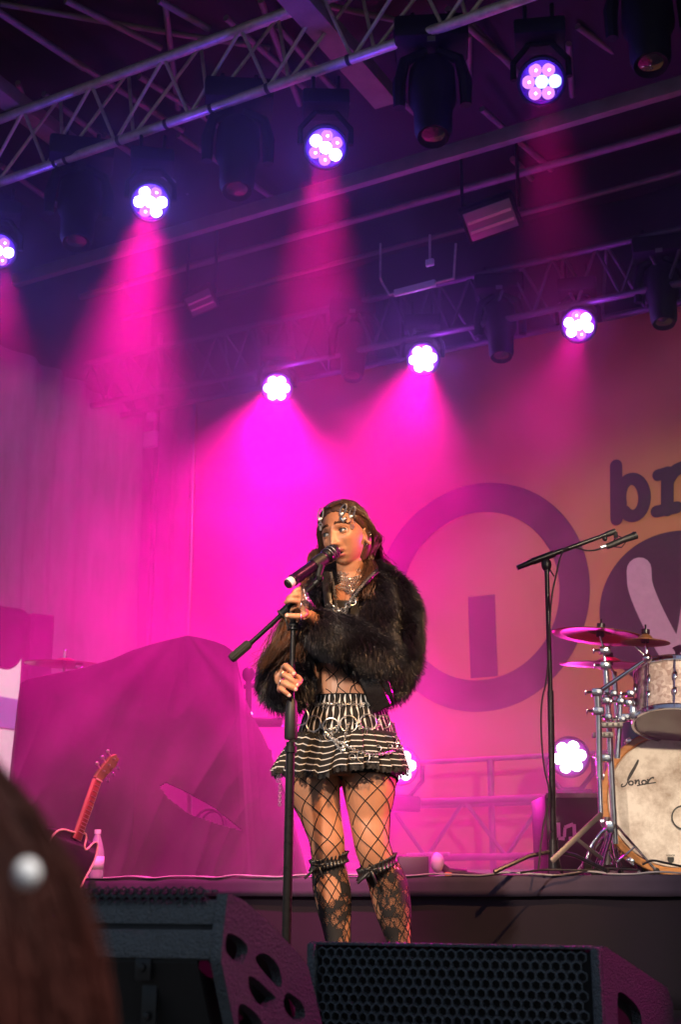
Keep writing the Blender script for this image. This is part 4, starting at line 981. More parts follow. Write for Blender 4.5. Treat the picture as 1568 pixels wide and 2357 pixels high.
# ------------------------------------------------------------------ hair
m_hair = mat('brown_hair', (.10, .045, .026), .36, spec=.7, nscale=150, namt=.7); m_hairw = mat('warm_lit_hair', (.16, .055, .02), .4, spec=.6, nscale=130, namt=.6)  # second material carries the orange light on the long lengths in its colour
cap = MB(); lat_n, lon_n = 50, 90; vs = []; fs = []
def hairline(x): return .083 - .9 * max(0, abs(x) - .012) ** 1.15 * (1.0) if abs(x) < .06 else .04
idx = {}
for j in range(lat_n + 1):
    for i in range(lon_n):
        lo = 2 * PI * i / lon_n - PI; la = -PI * .30 + (PI * .80) * j / lat_n
        q = headpt(lo, la); r_ = (q - HC); l = Vector((r_.dot(hx), r_.dot(hf), r_.dot(hu)))
        wx_ = min(1, max(0, (abs(l.x) - .040) / .022)); hh = max((.002 + max(0, l.z) * 1.35) * wx_ - l.y, l.z - (.070 - 5 * max(0, abs(l.x) - .004) ** 2)); face = hh < -.004
        dd = r_.normalized(); th = min(.011, max(-.004, hh * .6)) - .003 * math.exp(-(l.x / .006) ** 2) * (l.z > .05)
        vs.append((q + dd * th, face)); 
for j in range(lat_n):
    for i in range(lon_n):
        k4 = (j * lon_n + i, j * lon_n + (i + 1) % lon_n, (j + 1) * lon_n + (i + 1) % lon_n, (j + 1) * lon_n + i)
        if sum(vs[k][1] for k in k4) <= 1: fs.append(k4)
cap.add([v[0] for v in vs], fs); hairo = cap.build('hair', m_hair, singer, solid=.003)
def lpt(x, f, z): return np.array(H(x, f, z))
def cat(ctrl, n):
    ctrl = np.array(ctrl); out = []; m = len(ctrl) - 1
    for i in range(n):
        t = i / (n - 1) * m; j = min(int(t), m - 1); f = t - j; p0, p1, p2, p3 = ctrl[max(j - 1, 0)], ctrl[j], ctrl[j + 1], ctrl[min(j + 2, m)]
        out.append(.5 * (2 * p1 + (p2 - p0) * f + (2 * p0 - 5 * p1 + 4 * p2 - p3) * f * f + (3 * p1 - p0 - 3 * p2 + p3) * f ** 3))
    return out
def PA(*q): return np.array(P(*q))
HS = []; HW = []
for k in range(3400):
    s = -1 if k % 2 else 1; u = random.random() ** .8; v = random.random(); w_ = random.gauss(0, 1)
    # parting from the forehead to the crown
    f0 = .066 - .14 * u; z0 = .070 + .046 * math.sin(min(1, u * 1.2) * PI * .62)
    lift = .006 + .010 * v
    side = s * (.066 + lift); low = .052 - .03 * u
    c = [lpt(s * .003, f0, z0 + lift * .6), lpt(s * .030, f0 - .010, z0 + .002 + lift * .7 - .004), lpt(s * .056, f0 * .75 - .014, z0 - .028 + lift * .4), lpt(side + s * .006, f0 * .45 - .03, low - .018), lpt(s * (.080 + lift * .7), -.034 - .03 * u, -.022), lpt(s * (.078 + lift), -.045 - .03 * u, -.07)]
    if s < 0: c[3] = lpt(side, f0 * .3 + .018, low - .02); c[4] = lpt(-.084 - lift * .4, .022 - .02 * u, -.03); c[5] = PA(728 + w_ * 3, 1262, .02)
    for q_ in range(5):
        dd = (Vector(c[q_]) - HC).normalized(); h_ = bvh.ray_cast(HC + dd * .3, -dd, .3)
        if h_[0] is not None and q_ < 4: c[q_] = np.array(h_[0] + dd * (.004 + .012 * v * min(1, .4 + q_ * .3)))
    j = lambda a: np.array([random.gauss(0, a), random.gauss(0, a), random.gauss(0, a * .6)])
    if s < 0:
        o = w_ * 9; wave = random.uniform(0, 6)
        c = c[:5] + [PA(727 + o * .3, 1275, .03), PA(716 + o * .55, 1330, .02), PA(706 + o * .8, 1375, -.05), PA(678 + o * 1.25, 1425, -.11), PA(662 + o * 1.5 + 6 * math.sin(wave), 1475, -.12), PA(648 + o * 1.7 + 6 * math.cos(wave), 1506 + 12 * random.random(), -.125), PA(634 + o * 1.9, 1522 + 26 * random.random(), -.13)]
        arr = cat([q + j(.002 + .0009 * i) for i, q in enumerate(c)], 26); (HW if True else HS).append(arr[11:]); HS.append(arr[:12] + [arr[11]] * 3)
    else:
        o = w_ * 8; r_ = random.random()
        if r_ < .035: c = c[:5] + [PA(848 + o * .4, 1280, .0), PA(852 + o, 1310, -.05), PA(842 + o * 1.3, 1345, -.10), PA(838 + o * 1.5, 1375, -.12)]
        else: c = c[:5] + [PA(862 + o * .8, 1275, .08), PA(880 + o * 1.1, 1310, .12), PA(893 + o * 1.3, 1345, .16), PA(880 + o * 1.6, 1420, .2)]
        arr = cat([q + j(.002 + .0007 * i) for i, q in enumerate(c)], 20); HS.append(arr[:15]); HS.append(([arr[14]] + arr[14:] + [arr[-1]] * 12)[:15])
for k in range(130):
    q0_ = random.choice(HS if k % 2 else HW); dr_ = np.array([random.gauss(0, .012), random.gauss(0, .008), random.gauss(0, .008)]); HS.append([p_ + dr_ * (i / 14) ** 1.3 * (1 + .3 * math.sin(i)) + np.array([0, -.004, .003]) * math.sin(i * .6) for i, p_ in enumerate(list(q0_)[:15])])
HS = np.array(HS); HW = np.array([q[:15] for q in HW])
strands('hair_strands', HS, .0009, m_hair, hairo); strands('hair_lengths', HW, np.linspace(.0011, .0005, 15), m_hairw, hairo)
# clips and pendants, ear jewels
cl = MB()
def clip(dx, dy, tilt):
    c = onsurf(dx, dy, .016, (bvh,)); a_ = math.radians(tilt); u_ = UP * math.cos(a_) + X * math.sin(a_); s_ = X * math.cos(a_) - UP * math.sin(a_)
    return c, u_, s_
clips = [(790.5, 1173, 22, 'heart'), (811, 1179, 20, 'cross'), (738, 1184, 8, 'cross')]
for dx, dy, tl, kind in clips:
    c, u_, s_ = clip(dx, dy, tl); t = MB()
    t.tube([c + u_ * (.021 * math.cos(q)) + s_ * (.0080 * math.sin(q)) for q in [2 * PI * k / 20 for k in range(20)]], .0024, 6, closed=True)
    t.ell(c - u_ * .015, (.0078, .0018, .0070), (s_, Yv, u_), 12, 6); root = t.build('hair_clip', M['silver'], hairo)
    e = onsurf(dx + (0 if kind == 'heart' else 0), {790.5: 1188, 811: 1196, 738: 1200}[dx], .010, (bvh,)); pdt = MB()
    if kind == 'heart':
        pts = []
        for k in range(24):
            q = 2 * PI * k / 24; pts.append(e + UP * (-.010 + (13 * math.cos(q) - 5 * math.cos(2 * q) - 2 * math.cos(3 * q) - math.cos(4 * q)) * .00080) + X * (16 * math.sin(q) ** 3) * .00085)
        cc_ = e - UP * .010; pdt.add([cc_] + pts, [(0, k + 1, (k + 1) % 24 + 1) for k in range(24)])
        ph_ = pdt.build('heart_pendant', M['silver'], hairo, solid=.003)
        q = MB(); q.box(cc_ + Yv * -.003, (.0012, .001, .009)); q.box(cc_ + Yv * -.0031 + UP * .0015, (.005, .001, .0012)); q.build('engraving', m_leather, ph_)
    else:
        h_ = .030; w2 = .008; zc = -.011; o_ = .0032
        outl = [(-o_, 0), (o_, 0), (o_, zc + o_), (w2, zc + o_), (w2, zc - o_), (o_, zc - o_), (o_, -h_), (-o_, -h_), (-o_, zc - o_), (-w2, zc - o_), (-w2, zc + o_), (-o_, zc + o_)]
        pdt.tube([e + X * 1.2 * a_ * (.6 if dx < 760 else 1) + UP * b2 + Yv * -.001 for a_, b2 in outl], .0016, 5, closed=True); pdt.build('cross_pendant', M['silver'], hairo)
ej = MB()
for k, (dx, dy, r) in enumerate(((848, 1222, 7), (845, 1238, 5), (842, 1246, 7), (846, 1252, 5), (850, 1247, 4), (838, 1242, 4), (851, 1230, 4))):
    ej.ring(P(dx, dy, -.04), Vector((math.sin(k * 2), -1, math.cos(k))), Rm(r, dy), .0012, 14, 5)
for k in range(5): ej.ell(P(841 + 2 * k, 1255 - .6 * k * k, -.045), (.002, .002, .003), n=8, m=6)
ej.build('ear_cuff', M['silver'], singer, kind='stuff')
# ================================================================== microphone and stand of the singer
SZ = -.275
stand = thing('microphone_stand', 'black boom microphone stand held by the singer with both hands', 'microphone stand', (P(664, 2300, SZ).x, P(664, 2300, SZ).y, 0))
m_tube = mat('satin_black_tube', (.016, .015, .017), .3, metal=.5, nscale=50, namt=.3)
top = P(675.5, 1425, SZ); clutch = P(664, 1406, SZ); fl = Vector((P(660, 2200, SZ).x - .004, P(660, 2200, SZ).y, .0))
mid = P(671.5, 1612, SZ); low = P(669, 1716, SZ)
MB().tube([top, mid], .0082, 16).build('upper_tube', m_tube, stand)
MB().tube([low + UP * .01, fl + UP * .02], .0136, 18).build('lower_tube', m_tube, stand)
MB().tube([mid + UP * .005, mid - UP * .004, P(670.5, 1640, SZ), P(669.5, 1697, SZ), P(669.5, 1702, SZ)], [.0105, .0155, .0185, .020, .017], 20).build('clutch_grip', M['black'], stand)
MB().tube([P(669.5, 1718, SZ), P(669.3, 1732, SZ)], .0185, 18).build('collar', M['blackmetal'], stand)
MB().tube([P(675.5, 1434, SZ), P(675.3, 1441, SZ)], .0145, 16).build('top_collar', M['black'], stand)
kk = MB(); kk.tube([P(675.3, 1446, SZ), P(675.3, 1449, SZ)], .0165, 16); kk.ell(P(665, 1447, SZ - .005), (.006, .006, .006), n=10, m=8); kk.build('collar_screw', M['blackmetal'], stand)
swv = MB(); swv.tube([P(675.5, 1432, SZ), P(672, 1412, SZ), P(668, 1402, SZ)], .010, 12)
swv.tube([P(664, 1448, SZ - .01), P(660, 1432, SZ - .015), P(655, 1416, SZ - .01)], .0028, 8); swv.build('swivel', M['black'], stand)
ba, bz = P(572, 1484, SZ - .015), P(735, 1335, SZ + .02)
MB().tube([ba, bz], .0072, 14).build('boom', m_tube, stand)
MB().tube([P(648, 1414.5, SZ - .002), P(651, 1411, SZ - .002), P(681, 1383.5, SZ + .006)], [.0155, .0145, .0145], 16).build('boom_clutch', M['blackmetal'], stand)
MB().tube([P(646.5, 1416, SZ - .002), P(649, 1413.5, SZ - .002)], .018, 16).build('clutch_ring', M['rubber'], stand)
gp = MB(); g0, g1 = P(531, 1517, SZ - .02), P(574, 1480, SZ - .014); gp.tube([g0, g0.lerp(g1, .03), g0.lerp(g1, .95), g1], [.0115, .013, .0135, .011], 18)
for k in range(12):
    x_, y_, z_ = frame(g1 - g0); a = 2 * PI * k / 12; o_ = (x_ * math.cos(a) + y_ * math.sin(a)) * .0134; gp.tube([g0.lerp(g1, .08) + o_, g0.lerp(g1, .92) + o_], .0011, 5)
gp.build('counterweight_grip', M['rubber'], stand)
MB().tube([g0 - (g1 - g0).normalized() * .0015, g0 - (g1 - g0).normalized() * .0005], .0055, 12).build('end_plug', M['black'], stand)
hd = MB(); hd.tube([P(724, 1345, SZ + .018), P(733, 1337, SZ + .018)], .0125, 14); hd.ell(P(736, 1330, SZ + .012), (.012, .011, .013), n=14, m=10); hd.tube([P(736, 1330, SZ + .0), P(736, 1330, SZ + .03)], .0065, 10)
hd.build('pivot_head', M['blackmetal'], stand)
cup = MB(); c0, c1 = P(733, 1326, SZ + .012), P(738, 1300, SZ + .01)
cup.tube([c0, c1], [.009, .014], 14); cup.build('clip_neck', M['black'], stand)
bs = MB()
for k in range(3):
    a = 2 * PI * k / 3 + .5; e = Vector((math.cos(a), math.sin(a), 0)); bs.tube([fl + UP * .17, fl + e * .12 + UP * .10, fl + e * .32 + UP * .015], .008, 10)
bs.tube([fl + UP * .02, fl + UP * .19], .018, 14); bs.build('tripod_base', M['blackmetal'], stand)
mic = thing('microphone', 'wireless microphone with white tape at its end, clipped at the singer\'s mouth', 'microphone', P(668, 1341, SZ))
m0, m1 = P(672, 1337, SZ - .035), P(770, 1268, SZ + .055)
dv = (m1 - m0).normalized(); Lm = (m1 - m0).length
def mp(t): return m0 + dv * Lm * t
m_micb = mat('mic_magenta_sheen', (.16, .05, .17), .2, metal=.9, nscale=80, namt=.15)  # glossy black handle, its magenta reflection is put into the base colour
MB().lathe(m0, dv, [(0, -.022), (.0125, -.022), (.0148, -.019), (.0148, -.002), (.0148, .001)], 24).build('end_cap', M['black'], mic)
tape = MB().lathe(m0, dv, [(.0152, -.017), (.0156, -.012), (.0156, -.002), (.0152, .002)], 24).build('white_tape', M['white'], mic, solid=.0004)
sg = MB(); x_, y_, z_ = frame(dv)
for k in range(5):
    a = math.radians(200 + k * 16); c = m0 + dv * (-.008 + .004 * (k % 2)) + (x_ * math.cos(a) + y_ * math.sin(a)) * .0160; a2 = a + .22; c2 = m0 + dv * (-.008 - .004 * (k % 2)) + (x_ * math.cos(a2) + y_ * math.sin(a2)) * .0160; sg.tube([c, c2], .0005, 4)
sg.build('pen_scribble', M['black'], tape)
MB().lathe(m0, dv, [(.0165, .002), (.0185, .004), (.0188, .010), (.0178, .014), (.0182, .02), (.0185, Lm * .55), (.0195, Lm * .68), (.0215, Lm * .74), (.0215, Lm * .77)], 30).build('handle', m_micb, mic)
MB().lathe(m0, dv, [(.0215, Lm * .77), (.0245, Lm * .80), (.0255, Lm * .83), (.024, Lm * .845), (.0235, Lm * .86)], 30).build('collar', M['blackmetal'], mic)
m_mesh = mat('grille_mesh', (.02, .018, .022), .4, metal=.5); t = m_mesh.node_tree; tc = t.nodes.new('ShaderNodeTexCoord'); vo = t.nodes.new('ShaderNodeTexVoronoi'); vo.inputs['Scale'].default_value = 420
t.links.new(tc.outputs['Object'], vo.inputs[0]); bp = t.nodes.new('ShaderNodeBump'); bp.inputs['Strength'].default_value = 1; bp.inputs['Distance'].default_value = .002; t.links.new(vo.outputs['Distance'], bp.inputs['Height']); t.links.new(bp.outputs[0], t.nodes['Principled BSDF'].inputs['Normal'])
MB().lathe(m0, dv, [(.0235, Lm * .86), (.0248, Lm * .90), (.025, Lm * .94), (.024, Lm * .99), (.020, Lm * 1.03), (.012, Lm * 1.06), (0, Lm * 1.065)], 30).build('grille', m_mesh, mic)
MB().ring(m0 + dv * Lm * .925, dv, .0252, .0011, 40, 6).build('grille_band', M['silver'], mic)
ck = MB(); x2 = dv.cross(Yv).normalized(); ck.lathe(mp(.50), dv, [(.0195, 0), (.0215, .0), (.0225, .045), (.0205, .045)], 24); ck.build('mic_clip', M['black'], stand)
MB().ring(mp(.86), dv, .0244, .0009, 40, 6).build('accent_ring', M['silver'], mic)
# ================================================================== floor monitors
m_cab = mat('textured_cabinet', (.075, .092, .105), .42, nscale=60, namt=.25, bump=.9, bscale=240)
m_cabin = mat('cabinet_inside', (.008, .008, .009), .7)
m_grl = mat('black_grille', (.055, .066, .074), .4, metal=.2, nscale=50, bump=.3, bscale=200)
def plane_uv(o, xa, ya):
    n = xa.cross(ya)
    def f(dx, dy):
        r = ray(dx, dy); t_ = (o - CAM).dot(n) / r.dot(n); q = CAM + r * t_ - o; return (q.dot(xa), q.dot(ya))
    return f
from mathutils.geometry import tessellate_polygon
def plate(mb, o, xa, ya, outer, holes=()):
    loops = [[Vector((a, c, 0)) for a, c in l] for l in (outer, *holes)]; flat_ = [q for l in loops for q in l]
    tr = tessellate_polygon(loops); mb.add([o + xa * q.x + ya * q.y for q in flat_], [tuple(t_) for t_ in tr])
def rnd(pts, it=2):
    for _ in range(it):
        q = []
        for i in range(len(pts)):
            a, c = pts[i], pts[(i + 1) % len(pts)]; q += [(a[0] * .75 + c[0] * .25, a[1] * .75 + c[1] * .25), (a[0] * .25 + c[0] * .75, a[1] * .25 + c[1] * .75)]
        pts = q
    return pts
def prism(mb, o, xa, ya, outer, ext):
    n = len(outer); vs = [o + xa * a + ya * c for a, c in outer]; vs += [v + ext for v in vs]
    mb.add(vs, [tuple(range(n)), tuple(range(2 * n - 1, n - 1, -1))] + [(i, (i + 1) % n, n + (i + 1) % n, n + i) for i in range(n)])
def hexgrille(mb, o, xa, ya, w_, h_, pitch, hole, depth):
    n = xa.cross(ya).normalized(); dx_ = pitch; dy_ = pitch * math.sqrt(3) / 2; R1 = pitch / math.sqrt(3); j = 0; y = dy_ * .7
    while y < h_ - dy_ * .5:
        x = pitch * (.6 + .5 * (j % 2))
        while x < w_ - pitch * .5:
            c = o + xa * x + ya * y; vs = []
            for k in range(6):
                a = math.radians(60 * k + 30); u_ = xa * math.cos(a) + ya * math.sin(a)
                vs += [c + u_ * R1, c + u_ * hole + n * .0006, c + u_ * hole * .93 - n * depth]
            fs = []
            for k in range(6):
                k2 = (k + 1) % 6; fs += [(3 * k, 3 * k2, 3 * k2 + 1, 3 * k + 1), (3 * k + 1, 3 * k2 + 1, 3 * k2 + 2, 3 * k + 2)]
            mb.add(vs, fs); x += dx_
        y += dy_; j += 1
# -- right monitor: grille towards the viewer
w2 = thing('floor_monitor', 'black wedge loudspeaker whose honeycomb grille faces the viewer, right of the other', 'loudspeaker', (.2, 2.62, 0), 'wedge monitors along the stage front')
A = Vector((-.062, 2.75, 0)); Bq = Vector((.462, 2.5, 0)); xa = (Bq - A).normalized(); wd = (Bq - A).length; bk = Vector((-xa.y, xa.x, 0)); TOP = .294
prof = [(0.012, 0), (0.012, TOP - .012), (.02, TOP - .006), (.12, TOP - .03), (.50, .19), (.53, .16), (.53, 0)]
pb = MB(); prism(pb, A + xa * .018, bk, UP, prof, xa * (wd - .036)); pb.build('cabinet', m_cabin, w2, smooth=False)
so_ = Bq; uv2 = plane_uv(Bq, bk, UP)
def z5(px, py): return uv2(673.7 + .5703 * px, 1837.4 + .5703 * py)
sideo = [(0, 0), (0, TOP - .008), (.006, TOP), (.03, TOP - .002), (.50, .197), (.545, .165), (.545, 0)]
h_ = rnd([(.085, .02), (.085, .205), (.115, .215), (.245, .178), (.27, .15), (.27, .02)], 2)
pb = MB(); plate(pb, Bq - xa * .009, bk, UP, sideo, [h_]); pb.build('side_panel', m_cab, w2, solid=.018, smooth=False)
pb = MB(); plate(pb, A + xa * .009, bk, UP, sideo); pb.build('side_panel', m_cab, w2, solid=.018, smooth=False)
gb = MB(); hexgrille(gb, A + xa * .02 - bk * .004 + UP * .0, xa, UP, wd - .038, TOP - .004, .0190, .0083, .006); gr_ = gb.build('grille', m_grl, w2, ang=30)
fb_ = MB()
fb_.box(A + xa * (wd / 2) + UP * (TOP - .003) + bk * .006, (wd - .038, .02, .006), (xa, bk, UP), .002)
gt = MB(); hexgrille(gt, A + xa * .02 + UP * (TOP - .001) + bk * .0, xa, (bk * .98 - UP * .15).normalized(), wd - .038, .055, .019, .0078, .004); gt.build('top_grille', m_grl, w2)
for e in (A + xa * .0095, Bq - xa * .0095):
    fb_.box(e - bk * .004 + UP * TOP / 2, (.018, .014, TOP - .004), (xa, bk, UP), .004)
fb_.build('edge_trim', m_cab, w2, ang=30)
cn = MB(); c_ = Bq + bk * .115 - xa * .028 + UP * .155; cn.lathe(c_, xa, [(0, 0), (.014, .0), (.020, .002), (.021, .008), (.016, .009), (.015, .004), (.006, .003), (0, .012)], 24); cn.build('connector', M['alu'], w2)
# -- left monitor: rear and curved side with handle cut-outs
w1 = thing('floor_monitor', 'wedge loudspeaker with curved magenta-lit side and rounded cut-outs, left of the honeycomb-fronted one', 'loudspeaker', (-.45, 2.3, 0), 'wedge monitors along the stage front')
C = Vector((-.169, 2.1, 0)); ax1 = Vector((-math.cos(math.radians(20)), math.sin(math.radians(20)), 0)); bk1 = Vector((math.sin(math.radians(20)), math.cos(math.radians(20)), 0)); W1 = .62
uv1 = plane_uv(C, bk1, UP)
def z6(px, py): return uv1(.5078 * px, 1837.4 + .5078 * py)
crv = [z6(1050, 432), z6(1110, 465), z6(1190, 535), z6(1280, 625), z6(1350, 700), z6(1398, 765)]
dr_ = (crv[-1][0] - crv[-2][0], crv[-1][1] - crv[-2][1])
prof1 = [z6(1033, 432)] + crv + [(crv[-1][0] + .07, crv[-1][1] - .10), (crv[-1][0] + .10, 0.0), (.11, 0.0), z6(1060, 1020), z6(1002, 735), z6(1012, 600)]
holes = [[(1035, 600), (1115, 650), (1127, 690), (1095, 768), (1020, 700), (1022, 640)], [(1155, 740), (1160, 708), (1200, 698), (1250, 735), (1275, 790), (1280, 850), (1262, 864)],
         [(1130, 788), (1242, 890), (1252, 910), (1215, 947), (1180, 942), (1140, 892), (1124, 840)], [(1290, 880), (1320, 882), (1378, 930), (1387, 1000), (1350, 1020), (1283, 960)], [(1075, 960), (1095, 918), (1180, 990), (1200, 1060), (1085, 1060)]]
hl = [rnd([z6(*q) for q in h], 2) for h in holes]
pb = MB(); plate(pb, C + ax1 * .009, bk1, UP, prof1, hl); pb.build('side_panel', m_cab, w1, solid=.018, smooth=False)
pb = MB(); plate(pb, C + ax1 * W1, bk1, UP, prof1); pb.build('side_panel', m_cab, w1, solid=.018, smooth=False)
z_t = prof1[0][1]; zl = z6(1002, 735)[1]
inn = [(a * .97 + .006, c * .985) for a, c in prof1]
pb = MB(); prism(pb, C + ax1 * .042, bk1, UP, inn, ax1 * (W1 - .06)); pb.build('cabinet', m_cabin, w1, smooth=False)
pb = MB(); pb.box(C + ax1 * .032 + bk1 * .2 + UP * .17, (.02, .34, .02), (ax1, bk1, UP)); pb.build('inner_brace', m_cabin, w1)
pb = MB(); t0_, t1_ = prof1[0][0], z6(1002, 735)[0]
n1 = (Vector((0, 0, 0)) - bk1).normalized()
def rear(s0, s1, za, zb, off, th): # slab of the rear panel between two heights
    ta = t0_ + (t1_ - t0_) * (z_t - za) / (z_t - zl); tb = t0_ + (t1_ - t0_) * (z_t - zb) / (z_t - zl)
    a = C + ax1 * s0 + bk1 * (ta - off) + UP * za; c = C + ax1 * s0 + bk1 * (tb - off) + UP * zb; d_ = (c - a); yy = d_.normalized(); nn = ax1.cross(yy).normalized()
    pb.box((a + c) / 2 + ax1 * (s1 - s0) / 2 + bk1 * th / 2, (s1 - s0, d_.length, th), (ax1, yy, nn), .003)
zr = z_t - .046; zr2 = z_t - .053
rear(.018, W1 - .01, z_t - .010, zr, .0, .02); rear(.018, W1 - .01, zr2, zl, .003, .02); pb.build('rear_panel', m_cab, w1, ang=30)
pb = MB(); rear(.018, W1 - .01, zr + .002, zr2 - .002, -.006, .02); pb.build('recess_line', m_cabin, w1)
gt = MB(); hexgrille(gt, C + ax1 * .03 + UP * (z_t - .018) - bk1 * .0035, ax1, (UP * .995 + bk1 * .1).normalized(), W1 - .05, .030, .0145, .0058, .004)
hexgrille(gt, C + ax1 * .03 + UP * (z_t + .002) + bk1 * .0, ax1, (bk1).normalized(), W1 - .05, .05, .0145, .0058, .004); gt.build('top_grille', m_grl, w1)
for s in (.13, .45):
    pb = MB()
    a = C + ax1 * s + bk1 * (-.012) + UP * (zl - .012); pb.box(a - UP * .002, (.028, .012, .036), (ax1, bk1, UP), .004); pb.box(a + UP * -.075 + bk1 * .022, (.026, .008, .13), (ax1, bk1, UP), .003)
    for z in (0, -.07, -.12): pb.lathe(a + UP * z - bk1 * (.008 - (.02 if z else 0)), -bk1, [(0, .004), (.006, .003), (.007, 0)], 12)
    pb.build('bracket', M['blackmetal'], w1)
for k in range(4): MB().lathe(C + ax1 * (.06 + .15 * k) + bk1 * (t0_ - .001) + UP * (z_t - .034), -bk1, [(0, .003), (.004, .0025), (.0045, 0)], 12).build('screw', M['blackmetal'], w1)
# ================================================================== drums
ZR = .452
m_headskin = mat('drum_head', (.62, .55, .49), .6); t = m_headskin.node_tree; nn_ = t.nodes.new('ShaderNodeTexNoise'); nn_.inputs['Scale'].default_value = 8; nn_.inputs['Detail'].default_value = 8; nn_.inputs['Roughness'].default_value = .7
tcn = t.nodes.new('ShaderNodeTexCoord'); t.links.new(tcn.outputs['Object'], nn_.inputs[0]); cr__ = t.nodes.new('ShaderNodeValToRGB'); cr__.color_ramp.elements[0].position = .34; cr__.color_ramp.elements[0].color = (.36, .27, .22, 1); cr__.color_ramp.elements[1].position = .56; cr__.color_ramp.elements[1].color = (.72, .64, .59, 1)
t.links.new(nn_.outputs[0], cr__.inputs[0]); t.links.new(cr__.outputs[0], t.nodes['Principled BSDF'].inputs['Base Color'])
m_wood = mat('amber_wood', (.50, .20, .055), .3, nscale=4, stretch=(1, 1, 12), coat=.4)
m_pearl = mat('pearl_wrap', (.62, .46, .42), .25, coat=.5); t = m_pearl.node_tree; vv = t.nodes.new('ShaderNodeTexVoronoi'); vv.inputs['Scale'].default_value = 70; vv.inputs['Randomness'].default_value = 1; tcn = t.nodes.new('ShaderNodeTexCoord'); t.links.new(tcn.outputs['Object'], vv.inputs[0])
cr__ = t.nodes.new('ShaderNodeValToRGB'); cr__.color_ramp.elements[0].color = (.40, .26, .23, 1); cr__.color_ramp.elements[1].color = (.85, .72, .68, 1); t.links.new(vv.outputs['Color'], cr__.inputs[0]); t.links.new(cr__.outputs[0], t.nodes['Principled BSDF'].inputs['Base Color'])
m_teal = mat('teal_lacquer', (.03, .20, .22), .3, coat=.5, nscale=8)
m_ink = mat('black_ink', (.008, .008, .008), .5)
YB = 5.44; bc_ = atY(1551, 1843, YB); RB = .2855; bc_.z = ZR + RB + .002
bd = thing('bass_drum', 'bass drum with amber wooden hoop and mottled white head at the right edge', 'drum', (bc_.x, bc_.y, ZR))
nB = Vector((-.20, -1, .02)).normalized(); xB = UP.cross(nB).normalized(); yB = nB.cross(xB)
if xB.x < 0: xB = -xB
yB = Vector((0, 0, 1)); yB = (yB - nB * yB.dot(nB)).normalized()
MB().lathe(bc_ - nB * .40, nB, [(.27, 0), (.27, .37), (.262, .38)], 64).build('shell', m_pearl, bd)
MB().lathe(bc_, nB, [(RB - .002, -.045), (RB, -.04), (RB, -.003), (RB - .004, .001), (RB - .024, .001), (RB - .029, -.004), (RB - .029, -.02)], 72).build('hoop', m_wood, bd)
MB().lathe(bc_ - nB * .40, nB, [(RB - .015, .0), (RB - .012, -.02), (RB, -.02), (RB, .02)], 72).build('hoop', m_wood, bd)
MB().lathe(bc_, nB, [(RB - .029, -.014), (RB - .034, -.006), (RB - .042, -.008), (0, -.008)], 72).build('head', m_headskin, bd)
MB().lathe(bc_ + xB * (.263 * .0 + .035) - yB * .0, nB, [(.004, -.0065), (.0, -.0065)], 20)
pc_ = bc_ + xB * .02 - yB * .0
uvB = plane_uv(bc_ - nB * .0065, xB, yB)
def zb3(px, py): return uvB(894.2 + .4297 * px, 1531.2 + .4297 * py)
def ink(mb, pts, wd, it=2):
    q = smooth_path([zb3(*k) for k in pts], it); q3 = [bc_ - nB * .0060 + xB * a + yB * c for a, c in q]; ribbon(mb, q3, wd * 1.5, nB, 0)
lg = MB()
ink(lg, [(1322, 545), (1338, 508), (1342, 505), (1336, 530), (1312, 562), (1300, 590)], .0035); 
q = [zb3(*k) for k in ((1338, 508), (1326, 540), (1308, 570), (1290, 604), (1284, 622))]; q = smooth_path(q, 2); vs = []
for i, (a, c) in enumerate(q):
    w__ = .014 * math.sin(PI * (i + .6) / (len(q))) + .001; vs += [bc_ - nB * .0058 + xB * (a - w__ / 2) + yB * c, bc_ - nB * .0058 + xB * (a + w__ / 2) + yB * c]
lg.add(vs, [(2 * i, 2 * i + 1, 2 * i + 3, 2 * i + 2) for i in range(len(q) - 1)])
ink(lg, [(1286, 620), (1276, 640), (1262, 650), (1250, 650), (1250, 640), (1258, 634)], .003)
for cx_, cy_, r_ in ((1302, 630, 12), (1372, 626, 12)):
    ink(lg, [(cx_ + r_ * math.cos(k * PI / 6), cy_ + r_ * .9 * math.sin(k * PI / 6)) for k in range(13)], .0042, 1)
ink(lg, [(1322, 618), (1328, 612), (1324, 640), (1330, 622), (1342, 612), (1346, 620), (1344, 638), (1352, 636)], .0040); ink(lg, [(1388, 614), (1394, 610), (1390, 636), (1396, 618), (1408, 604), (1424, 598), (1420, 606)], .0040)
ink(lg, [(1334, 644), (1385, 634), (1436, 627)], .0032)
lg.build('script_lettering', m_ink, bd, smooth=False)
sh = MB(); sc_ = zb3(1515, 1035); shp = [(-.0125, .006), (.0125, .006), (.0128, -.004), (.0095, -.013), (0, -.018), (-.0095, -.013), (-.0128, -.004)]
plate(sh, bc_ - nB * .0056 + xB * sc_[0] + yB * sc_[1], xB, yB, shp); shd = sh.build('shield_badge', m_ink, bd, smooth=False)
def text_mesh(txt, size, m, o, xa_, ya_, name, parent, ext=.0004):
    cu = bpy.data.curves.new(name, 'FONT'); cu.body = txt; cu.size = size; cu.align_x = 'CENTER'; cu.extrude = ext; ob = bpy.data.objects.new(name, cu); S.collection.objects.link(ob)
    me = bpy.data.meshes.new_from_object(ob.evaluated_get(bpy.context.evaluated_depsgraph_get())); bpy.data.objects.remove(ob); me.name = name
    nn = xa_.cross(ya_)
    for v in me.vertices: v.co = o + xa_ * v.co.x + ya_ * v.co.y + nn * v.co.z
    me.materials.clear(); me.materials.append(m); o2 = bpy.data.objects.new(name, me); S.collection.objects.link(o2); o2.parent = parent; o2.matrix_parent_inverse = pm(parent).inverted(); return o2
